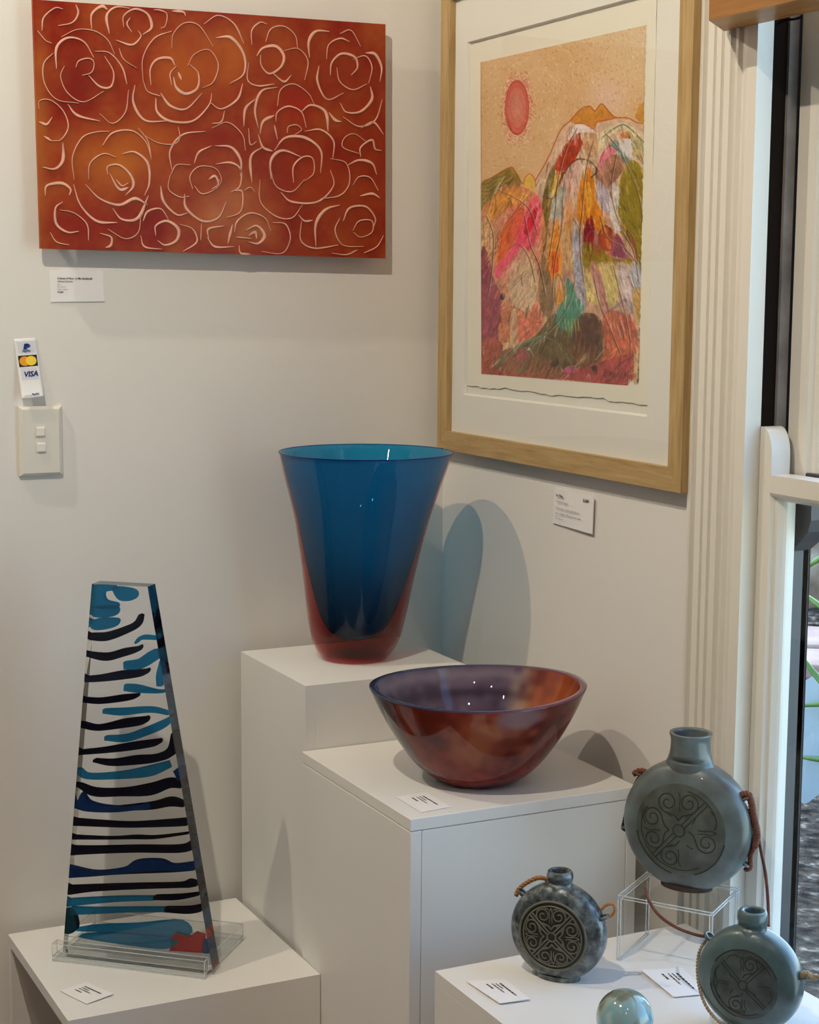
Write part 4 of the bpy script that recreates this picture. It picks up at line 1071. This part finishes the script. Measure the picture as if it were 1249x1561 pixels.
mesh('sticker_sheet', V, Fc, plain('sticker_white', (.86, .86, .87), .25, spec=.6), stk, True)
def sprint(name, uv, mat, lift=.0006):
    mesh(name, [SP(u, v, lift) for u, v in uv], [tuple(range(len(uv)))[::-1]], mat, stk)
blue1 = plain('logo_dark_blue', tuple(lin((22, 40, 104))), .4); blue2 = plain('logo_mid_blue', tuple(lin((34, 110, 190))), .4)
boxg = plain('logo_box_grey', tuple(lin((216, 216, 224))), .4); blk = plain('logo_black', (.01, .01, .01), .4)
org = plain('logo_orange', tuple(lin((236, 158, 30))), .4); yel = plain('logo_yellow', tuple(lin((250, 214, 60))), .4)
sprint('logo_panel', [(.12, .05), (.88, .05), (.88, .24), (.12, .24)], boxg, .0003)
sprint('logo_panel', [(.12, .49), (.88, .49), (.88, .69), (.12, .69)], boxg, .0003)
sprint('logo_panel', [(.08, .28), (.92, .28), (.92, .47), (.08, .47)], blk, .0003)
cir = lambda cu, cvv, ru, rv: [(cu+ru*math.cos(a), cvv+rv*math.sin(a)) for a in np.linspace(0, 2*math.pi, 24, endpoint=False)]
sprint('logo_circle', cir(.36, .375, .24, .080), org, .0006)
sprint('logo_circle', cir(.64, .375, .24, .080), yel, .0008)
P1 = [(.44, .085), (.60, .085), (.66, .105), (.64, .135), (.56, .15), (.50, .15), (.48, .18), (.36, .18)]
sprint('logo_letter', [(u+.05, v+.012) for u, v in P1], blue2, .0006); sprint('logo_letter', P1, blue1, .0009)
def stext(body, size, u, v, mat, bold=0, shear=0):
    o = SP(u, v, .001); ux = SP(u+.2, v, .001)-o; ux /= np.linalg.norm(ux); uy = o-SP(u, v+.05, .001); uy -= ux*(uy@ux); uy /= np.linalg.norm(uy)
    text('logo_text', body, size, o, ux, uy, mat, stk, 0, bold, shear)
stext('PayPal', .0052, .30, .225, blue1, .03, .2)
stext('VISA', .0118, .22, .635, blue1, .035, .25)
stext('powered by', .0028, .10, .955, M['ink_grey']); stext('PayPal', .0046, .47, .95, blue1, .03, .2)

# ------------------------------------------------------------------ caption cards
cw = thing('caption_card', (-.68, 0, 1.374), 'white caption card on the wall below the orange glass panel', 'card', 'caption cards')
V, Fc = prism([(-.7255, -.0016, 1.4255), (-.636, -.0014, 1.4265), (-.6345, -.0026, 1.3755), (-.7240, -.0016, 1.374)], (0, .0011, 0))
mesh('card_sheet', V, Fc, M['card'], cw)
for body, sz, dz, bd in (("A Sense of Place - In My Garden #6", .0040, .0150, .03), ('Adriana Fontana', .0038, .0200, .01), ('glass', .0030, .0245, 0), ('60 x 40 cm', .0030, .0285, 0), ('ltd x 1 edition', .0030, .0325, 0), ('$1,850', .0034, .0370, .03)):
    text('printed_line', body, sz, (-.7125, -.0032, 1.4262-dz), (1, 0, 0), (0, 0, 1), M['ink'] if bd else M['ink_grey'], cw, 0, bd)
cr = thing('caption_card', (0, -.46, 1.02), 'white caption card on the wall below the framed painting', 'card', 'caption cards')
V, Fc = prism([(-.003, -.399, 1.081), (-.003, -.3945, 1.022), (-.006, -.5195, 1.0195), (-.006, -.5215, 1.0785)], (.0011, 0, 0))
mesh('card_sheet', V, Fc, M['card'], cr)
for body, sz, dy, dz, bd in (('Sun Rise', .0062, .014, .013, .035), ('$1,800', .0062, .096, .0125, .035), ('Christina Ringgren', .0052, .014, .0225, 0), ('Watercolour, acrylic, gold leaf and', .0050, .014, .0335, 0), ('paper collage on 640 gsm fine art paper', .0048, .014, .0415, 0), ('76 x 56 cm', .0048, .014, .0500, 0)):
    text('printed_line', body, sz, (-.0068, -.396-dy, 1.081-dz), (0, -1, -.02), (0, 0, 1), M['ink'] if bd else M['ink_grey'], cr, .0002, bd)
def flat_card(quad, z, label, seed, lift=(0, 0, 0, 0), dark=True):
    """quad: left, front, right, back pixel corners on a pedestal top; print runs from the back edge to the front"""
    P = [hit(x, y, 2, z)+np.array([0, 0, .0006+l]) for (x, y), l in zip(quad, lift)]
    c = thing('caption_card', sum(P)/4*np.array([1, 1, 0])+np.array([0, 0, z]), label, 'card', 'caption cards')
    V, Fc = prism(P, (0, 0, .0009)); mesh('card_sheet', V, Fc, M['card'], c)
    up = np.array([0, 0, .0013]); r = np.random.RandomState(seed)
    def q(u, v): return P[3]*(1-u)*(1-v)+P[2]*u*(1-v)+P[1]*u*v+P[0]*(1-u)*v+up
    for v0, hgt, ln in ((.24, .05, .60), (.36, .035, .26), (.46, .035, .42), (.60, .05, .22)):
        x = .20
        Vq, Fq = [], []
        while x < .20+ln:
            w = .03+.06*r.rand(); k = len(Vq)
            Vq += [q(x, v0), q(min(x+w, .2+ln), v0), q(min(x+w, .2+ln), v0+hgt), q(x, v0+hgt)]; Fq.append((k, k+1, k+2, k+3)[::-1])
            x += w+.018
        mesh('printed_line', Vq, Fq, M['ink'], c)
flat_card(((604, 1216), (642, 1239.5), (687, 1231), (650, 1209)), ZM, 'white caption card on the pedestal in front of the red bowl', 1)
flat_card(((92, 1512), (132, 1532), (173, 1518), (132, 1499)), ZL, 'white caption card on the low pedestal before the striped tower', 2, (.0005, .0005, .002, .001))
flat_card(((711, 1498), (762, 1533), (808, 1526.5), (770, 1494)), ZR, 'white caption card lying beside the small dark carved flask', 3, (.001, .002, .002, 0))
flat_card(((977, 1482), (1027, 1522), (1082, 1517), (1040, 1478)), ZR, 'white caption card lying between the acrylic riser and the round paperweight', 4, (.002, .001, .001, .001))

# ------------------------------------------------------------------ acrylic riser
rz = ZR+.0910
rFL, rFR = hit(943, 1365, 2, rz), hit(1087, 1392, 2, rz)
ru_ = (rFR-rFL); ru_[2] = 0; RL = float(np.linalg.norm(ru_)); ru_ /= RL
rv_ = np.array([-ru_[1], ru_[0], 0]); RD = .108; tk = .004
riser = thing('acrylic_riser', tuple((rFL+ru_*RL/2+rv_*RD/2)*np.array([1, 1, 0])+np.array([0, 0, ZR])), 'clear acrylic bridge riser lifting the large flask', 'riser')
rb_ = rFL*np.array([1, 1, 0])
def rp_(a, b, z): return rb_+ru_*a+rv_*b+np.array([0, 0, z])
def rblock(name, a0, a1, z0, z1):
    return hexa(name, [rp_(a0, 0, z0), rp_(a1, 0, z0), rp_(a1, RD, z0), rp_(a0, RD, z0), rp_(a0, 0, z1), rp_(a1, 0, z1), rp_(a1, RD, z1), rp_(a0, RD, z1)], M['acrylic'], riser, M['acrylic_edge'], .0009)
rblock('top_plate', 0, RL, rz-tk, rz)
rblock('leg', 0, tk, ZR+.0008, rz-tk-.0002)
rblock('leg', RL-tk, RL, ZR+.0008, rz-tk-.0002)

# ------------------------------------------------------------------ stoneware pilgrim flasks
M['glaze_big'] = ramp_mat('blue_grey_glaze', [(.24, (84, 62, 50)), (.36, (84, 88, 84)), (.55, (98, 108, 108)), (.75, (116, 130, 132))], 24, .33, None, .12, coat=.25)
M['glaze_neck'] = ramp_mat('brown_green_glaze', [(.3, (74, 56, 42)), (.55, (104, 100, 80)), (.75, (120, 128, 112))], 45, .35, None, .15, coat=.25)
M['glaze_small'] = ramp_mat('dark_speckled_glaze', [(.3, (36, 38, 40)), (.5, (78, 86, 88)), (.72, (122, 134, 138))], 95, .25, None, .6, coat=.4, dist=.003)
M['glaze_right'] = ramp_mat('teal_glaze', [(.25, (58, 72, 72)), (.5, (78, 98, 100)), (.75, (98, 120, 122))], 26, .3, None, .12, coat=.3)
M['carve_dark'] = plain('dark_carved_ground', tuple(lin((46, 40, 30))), .5, .4, 300, .3, 90)
M['carve_light'] = plain('raised_carving', tuple(lin((104, 104, 92))), .4, .2, 200, .25, 60)
M['groove'] = plain('dark_groove', tuple(lin((44, 42, 34))), .6, .2, 200, .2, 60)
M['med_big'] = ramp_mat('medallion_grey', [(.3, (62, 64, 56)), (.6, (86, 92, 84)), (.8, (100, 108, 102))], 40, .45, None, .5)
M['med_right'] = ramp_mat('medallion_teal', [(.3, (46, 50, 46)), (.6, (74, 86, 84)), (.8, (90, 104, 104))], 40, .45, None, .5)
M['foot'] = plain('bare_clay_foot', tuple(lin((62, 44, 38))), .8, .2, 200)
M['braid'] = plain('brown_leather_braid', tuple(lin((104, 58, 38))), .5, .2, 300, .25, 120)
M['braid_dark'] = plain('black_brown_cord', tuple(lin((44, 28, 24))), .6, .2, 300)
M['tan'] = plain('tan_leather', tuple(lin((166, 116, 70))), .5, .2, 300, .2, 120)
M['twine'] = plain('beige_twine', tuple(lin((176, 156, 128))), .8, .3, 400, .2, 150)

def flask(name, label, contact, ztop, facing, R, T, Rm, neck, glaze, medal, line, style, parent_neck=None, e=.62, tilt=0):
    cxy = np.array(contact[:2]); zb = .955*R
    c = np.array([cxy[0], cxy[1], ztop+zb+.002])
    th = thing(name, (c[0], c[1], ztop), label, 'flask')
    n = np.array([math.cos(facing), math.sin(facing), 0]); u = np.array([-n[1], n[0], 0])       # u: to the right as seen from the front
    if u@_r < 0: u = -u
    Z = np.array([0, 0, 1.])
    def depth(rho):
        x = min(1, rho/R); cph = math.sqrt(max(0, 1-x**(2/.92))); return T*cph**e
    V, Fc = [], []
    NP, NA = 40, 72
    for j in range(NP+1):
        ph = math.pi*j/NP
        rr = R*max(0.0, math.sin(ph))**.92; dd = T*math.copysign(abs(math.cos(ph))**e, math.cos(ph))
        for i in range(NA):
            a = 2*math.pi*i/NA
            p = c+u*rr*math.cos(a)+Z*rr*math.sin(a)+n*dd
            if p[2] < ztop+.0015: p[2] = ztop+.0015
            V.append(p)
    for j in range(NP):
        for i in range(NA):
            Fc.append((j*NA+i, j*NA+(i+1) % NA, (j+1)*NA+(i+1) % NA, (j+1)*NA+i))
    inside = [math.hypot(p[0]-c[0], p[1]-c[1]) < neck[2] and p[2] > c[2]+.5*R for p in V]
    mesh('body', V, [f for f in Fc if not any(inside[i] for i in f)], glaze, th, True)
    # foot
    wf = .47 if style == 'full' else .40
    ft = [c+u*R*wf*math.cos(a)+n*T*.72*math.sin(a) for a in np.linspace(0, 2*math.pi, 32, endpoint=False)]
    V, Fc = prism([(p[0], p[1], ztop+.0004) for p in ft], (0, 0, .006)); mesh('foot', V, Fc, glaze if style == 'full' else M['foot'], th)
    # neck
    rn, hn, hole, flare, nm = neck
    z0 = c[2]+R*.90; z1 = c[2]+R+hn
    if flare:
        pr = [(rn*1.62, z0-.016), (rn*1.28, z0), (rn*1.10, z0+(z1-z0)*.25), (rn*1.0, z0+(z1-z0)*.45), (rn*.98, z0+(z1-z0)*.8), (rn*1.05, z1-.002), (rn*1.04, z1)]
    else:
        pr = [(rn*1.15, z0-.008), (rn*1.02, z0), (rn*1.0, z0+(z1-z0)*.3), (rn*1.04, z0+(z1-z0)*.6), (rn*1.02, z1-.005), (rn*.93, z1-.001), (rn*.82, z1)]
    pin = [(hole*1.05, z1-.0005), (hole, z1-.004), (hole*.97, z1-.025), (hole*.95, z1-.060)]
    if pr[-1][0] < pin[0][0]: pin[0] = (pr[-1][0]*.95, pin[0][1])
    ps = [(float(p[0]), float(p[1])) for p in crom(pr, 5)]+[(float(p[0]), float(p[1])) for p in crom(pin, 4)]
    V, Fc = lathe(ps, 48, lambda z: (c[0], c[1]))
    V = [np.array(v)+np.array([0, 0, 0]) for v in V]
    for v in V:    # the root follows the body's own thickness
        h_ = v[2]-c[2]; k = min(1, max(0, (z0+.016-v[2])/.022)); rr = math.hypot(v[0]-c[0], v[1]-c[1])
        if k > 0 and rr > hole*1.1:
            tgt = depth(min(R, max(0, h_)))*1.0; f_ = 1+(min(1, tgt/rr)-1)*k
            v -= n*((v-c)@n)*(1-f_)
    mesh('neck', V, Fc, nm, th, True)
    # medallion and carving
    def S(a, b, lift=0.):
        return c+u*a*Rm+Z*b*Rm+n*(depth(Rm*math.hypot(a, b))+lift)
    rings, per = 10, 64
    V = [S(0, 0, .0004)]+[S(k/rings*math.cos(a), k/rings*math.sin(a), .0004) for k in range(1, rings+1) for a in np.linspace(0, 2*math.pi, per, endpoint=False)]
    Fc = [(0, 1+i, 1+(i+1) % per) for i in range(per)]
    for k in range(rings-1):
        for i in range(per):
            Fc.append((1+k*per+i, 1+(k+1)*per+i, 1+(k+1)*per+(i+1) % per, 1+k*per+(i+1) % per))
    med = mesh('medallion', V, Fc, medal, th, True)
    arc = lambda r, a0, a1, m=40: [(r*math.cos(a), r*math.sin(a)) for a in np.linspace(math.radians(a0), math.radians(a1), m)]
    L = []
    L += [(arc(1.0, 0, 360, 72), 1.5), (arc(.88, 0, 360, 72), 1.0)] if style == 'full' else [(arc(1.0, 20, 150), 1), (arc(1.0, 190, 260), 1), (arc(1., 290, 350), 1), (arc(.88, 160, 300), .8), (arc(.88, 30, 80), .8)]
    for q in range(4):
        a = math.radians(45+90*q+4); ca, sa = math.cos(a), math.sin(a)
        for off in (-.045, .045):
            r0, r1 = .13, .86
            L.append(([(ca*r-sa*off, sa*r+ca*off) for r in np.linspace(r0, r1, 12)], 1.0 if style == 'full' else .8))
        b = math.radians(90*q+4); cb, sb = math.cos(b), math.sin(b)
        rot = lambda p: (p[0]*sb+p[1]*cb, -p[0]*cb+p[1]*sb)
        for sg in (-1, 1):
            spr = []
            for t in np.linspace(0, 1, 30):
                an = math.radians(-70+t*560); r = .19*(1-t)**.8+.035
                spr.append((sg*(.235+r*math.cos(an)), .60+r*math.sin(an)))
            L.append(([rot(p) for p in [(0.0, .22), (sg*.10, .33)]+spr], .9))
            L.append(([rot((sg*x, y)) for x, y in ((.07, .78), (.20, .83), (.36, .80), (.46, .70))], .8))
            L.append(([rot((sg*x, y)) for x, y in ((.04, .42), (.03, .56), (.05, .70), (.0, .82))], .7))
            L.append(([rot((sg*x, y)) for x, y in ((.16, .30), (.24, .36), (.30, .37))], .8))
    L.append((arc(.13, 0, 360, 20), .9))
    r0 = np.random.RandomState(len(name)+int(R*1e5)); lift = .0010 if style == 'full' else .0004
    wl0 = .0011 if style == 'full' else .00075
    for pts, w in L:
        if style != 'full' and r0.rand() < .38: continue
        pts = [tuple(p) for p in pts]
        P = [S(x, y, lift) for x, y in crom(pts, 2)]
        mesh('carving', *tube_data(P, wl0*w*(R/.0645)**.5, 5), line, med, True)
    return th, c, n, u, depth
def lug(th, c, u, n, R, ang, mat, r=.0055, tr=.0022, out=.002, spin=0):
    a = math.radians(ang); d = u*math.cos(a)+np.array([0, 0, 1.])*math.sin(a)
    p = c+d*(R+out)
    e1, e2 = d, n
    ring = [p+e1*r*math.cos(q)+e2*r*math.sin(q) for q in np.linspace(0, 2*math.pi, 17)]
    mesh('lug', *tube_data(ring, tr, 7, False), mat, th, True)
    return p, d
def facing(pxl, yawoff):      # compass of the face, turned to the left of the line of sight
    d = ray(*pxl); a = math.atan2(-d[1], -d[0]); return a-math.radians(yawoff)
# large flask on the riser
fc = hit(1047, 1351, 2, rz)
th1, c1, n1_, u1, dep1 = flask('pilgrim_flask', 'large blue grey round flask with brown braided cord on acrylic riser', fc, rz, facing((1047, 1264), 20), .0905, .036, .063,
                         (.0275, .037, .023, True, M['glaze_big']), M['glaze_big'], M['med_big'], M['groove'], 'worn')
Zv = np.array([0, 0, 1.])
def fp(c, u, n, x, y, d=0.): return c+u*x+Zv*y+n*d
pUL, _ = lug(th1, c1, u1, n1_, .0905, 141, M['braid']); pLL, _ = lug(th1, c1, u1, n1_, .0905, 192, M['glaze_big'])
pUR, _ = lug(th1, c1, u1, n1_, .0905, 31, M['glaze_neck']); pLR, _ = lug(th1, c1, u1, n1_, .0905, -27, M['glaze_big'])
rope('cord', [pUL+u1*.003, pUL-Zv*.012-u1*.006, (pUL+pLL)/2-u1*.006, pLL+Zv*.006-u1*.004, pLL-Zv*.004-u1*.005, pLL-Zv*.006+u1*.004], .0020, M['braid_dark'], th1)
rope('cord_knot', [pUL-u1*.008+n1_*.004, pUL+Zv*.005, pUL+u1*.012+Zv*.004], .0042, M['braid'], th1, 3, .014)
rope('braided_cord', [pUR-u1*.006+Zv*.004, pUR+u1*.005+Zv*.004, pUR+u1*.011-Zv*.020, pUR+u1*.017-Zv*.045, pUR+u1*.014-Zv*.064], .0050, M['braid'], th1, 3, .012)
rope('cord_wrap', [pUR+u1*.014-Zv*.064, pLR+u1*.006+Zv*.012, pLR+u1*.006-Zv*.004, pLR-u1*.001-Zv*.008], .0036, M['braid'], th1, 3, .010)
tail = [pUR+u1*.017-Zv*.045+n1_*-.002]+[hitp(x, y, pUR-n1_*.03, -_f) for x, y in ((1159, 1290), (1167, 1330), (1171, 1370), (1172, 1412))]
rope('cord_tail', tail, .0023, M['braid'], th1, 3, .008)
# small dark flask
fc = hit(851, 1489, 2, ZR)
th2, c2, n2_, u2, dep2 = flask('pilgrim_flask', 'small dark speckled flask with deeply carved cross medallion and tan leather loops', fc, ZR, facing((850, 1424), 20), .0650, .027, .0455,
                         (.0170, .0165, .0105, False, M['glaze_small']), M['glaze_small'], M['carve_dark'], M['carve_light'], 'full')
q1, _ = lug(th2, c2, u2, n2_, .0650, 141, M['glaze_small']); q2, _ = lug(th2, c2, u2, n2_, .0650, 24, M['glaze_small'], .0065, .0026)
rope('leather_cord', [q1-u2*.008-Zv*.004+n2_*.004, q1-u2*.004+Zv*.006, q1+u2*.010+Zv*.018, q1+u2*.024+Zv*.0235-n2_*.004, q1+u2*.036+Zv*.018-n2_*.010], .0031, M['tan'], th2, 3, .016)
tube('leather_loop', crom([q2-u2*.004+Zv*.010, q2+u2*.004+Zv*.018, q2+u2*.0125+Zv*.020, q2+u2*.0150+Zv*.012, q2+u2*.010+Zv*.004, q2+u2*.002+Zv*.000], 6), .0021, M['tan'], th2)
# flask at the window edge
fc = hit(1142, 1567, 2, ZR)
th3, c3, n3_, u3, dep3 = flask('pilgrim_flask', 'teal glazed round flask with worn carving beside the window', fc, ZR, facing((1142, 1490), 19), .0655, .028, .0430,
                         (.0180, .0205, .0100, False, M['glaze_right']), M['glaze_right'], M['med_right'], M['groove'], 'worn')
w1, _ = lug(th3, c3, u3, n3_, .0655, 143, M['glaze_right'], .0068, .0024); w2, _ = lug(th3, c3, u3, n3_, .0655, 14, M['glaze_neck'], .006, .0034)
rope('twine', [w1-u3*.002, fp(c3, u3, n3_, -.066, .018, .004), fp(c3, u3, n3_, -.063, -.012, .012), fp(c3, u3, n3_, -.050, -.038, .020), fp(c3, u3, n3_, -.030, -.056, .022), fp(c3, u3, n3_, -.008, -.0600, .024)], .0022, M['twine'], th3, 2, .008)
rope('twine_knot', [w2-u3*.004, w2+u3*.004+Zv*.004, w2+u3*.010+Zv*.001, w2+u3*.016+Zv*.003], .0042, M['twine'], th3, 3, .010)
rope('twine', [w2+u3*.014+Zv*.003, w2+u3*.022+Zv*.002, w2+u3*.030-Zv*.012, w2+u3*.036-Zv*.034, w2+u3*.046-Zv*.058], .0024, M['twine'], th3, 2, .008)
d0 = float((pUL-CAM)@_f); d1 = float((w1-CAM)@_f)
cp_ = [(984, 1352), (990, 1373), (1006, 1396), (1032, 1414), (1062, 1425)]
rope('hanging_cord', [CAM+ray(x, y)/F*(d1+(.10*(1-i/4.))) for i, (x, y) in enumerate(cp_)]+[w1], .0021, M['braid'], th3, 3, .008)

# ------------------------------------------------------------------ round glass paperweight
pr_ = .0345; pc_ = hit(953, 1552, 2, ZR+pr_*.93)
M['weight'] = ramp_mat('swirled_glass', [(.30, (112, 108, 84)), (.42, (112, 134, 122)), (.50, (150, 168, 160)), (.60, (128, 176, 186)), (.72, (196, 204, 198))], 30, .12, (1, 1, .6), .0, 3, coat=.8)
bm = bmesh.new(); bmesh.ops.create_uvsphere(bm, u_segments=48, v_segments=32, radius=pr_)
for v in bm.verts:
    if v.co.z < -pr_*.93: v.co.z = -pr_*.93
bm.verts.index_update()
o = mesh('paperweight', [(v.co.x+pc_[0], v.co.y+pc_[1], v.co.z+ZR+pr_*.93+.0005) for v in bm.verts], [[v.index for v in f.verts] for f in bm.faces], M['weight'], None, True)
bm.free(); tag(o, 'round swirled green and turquoise glass paperweight between the flasks', 'paperweight')
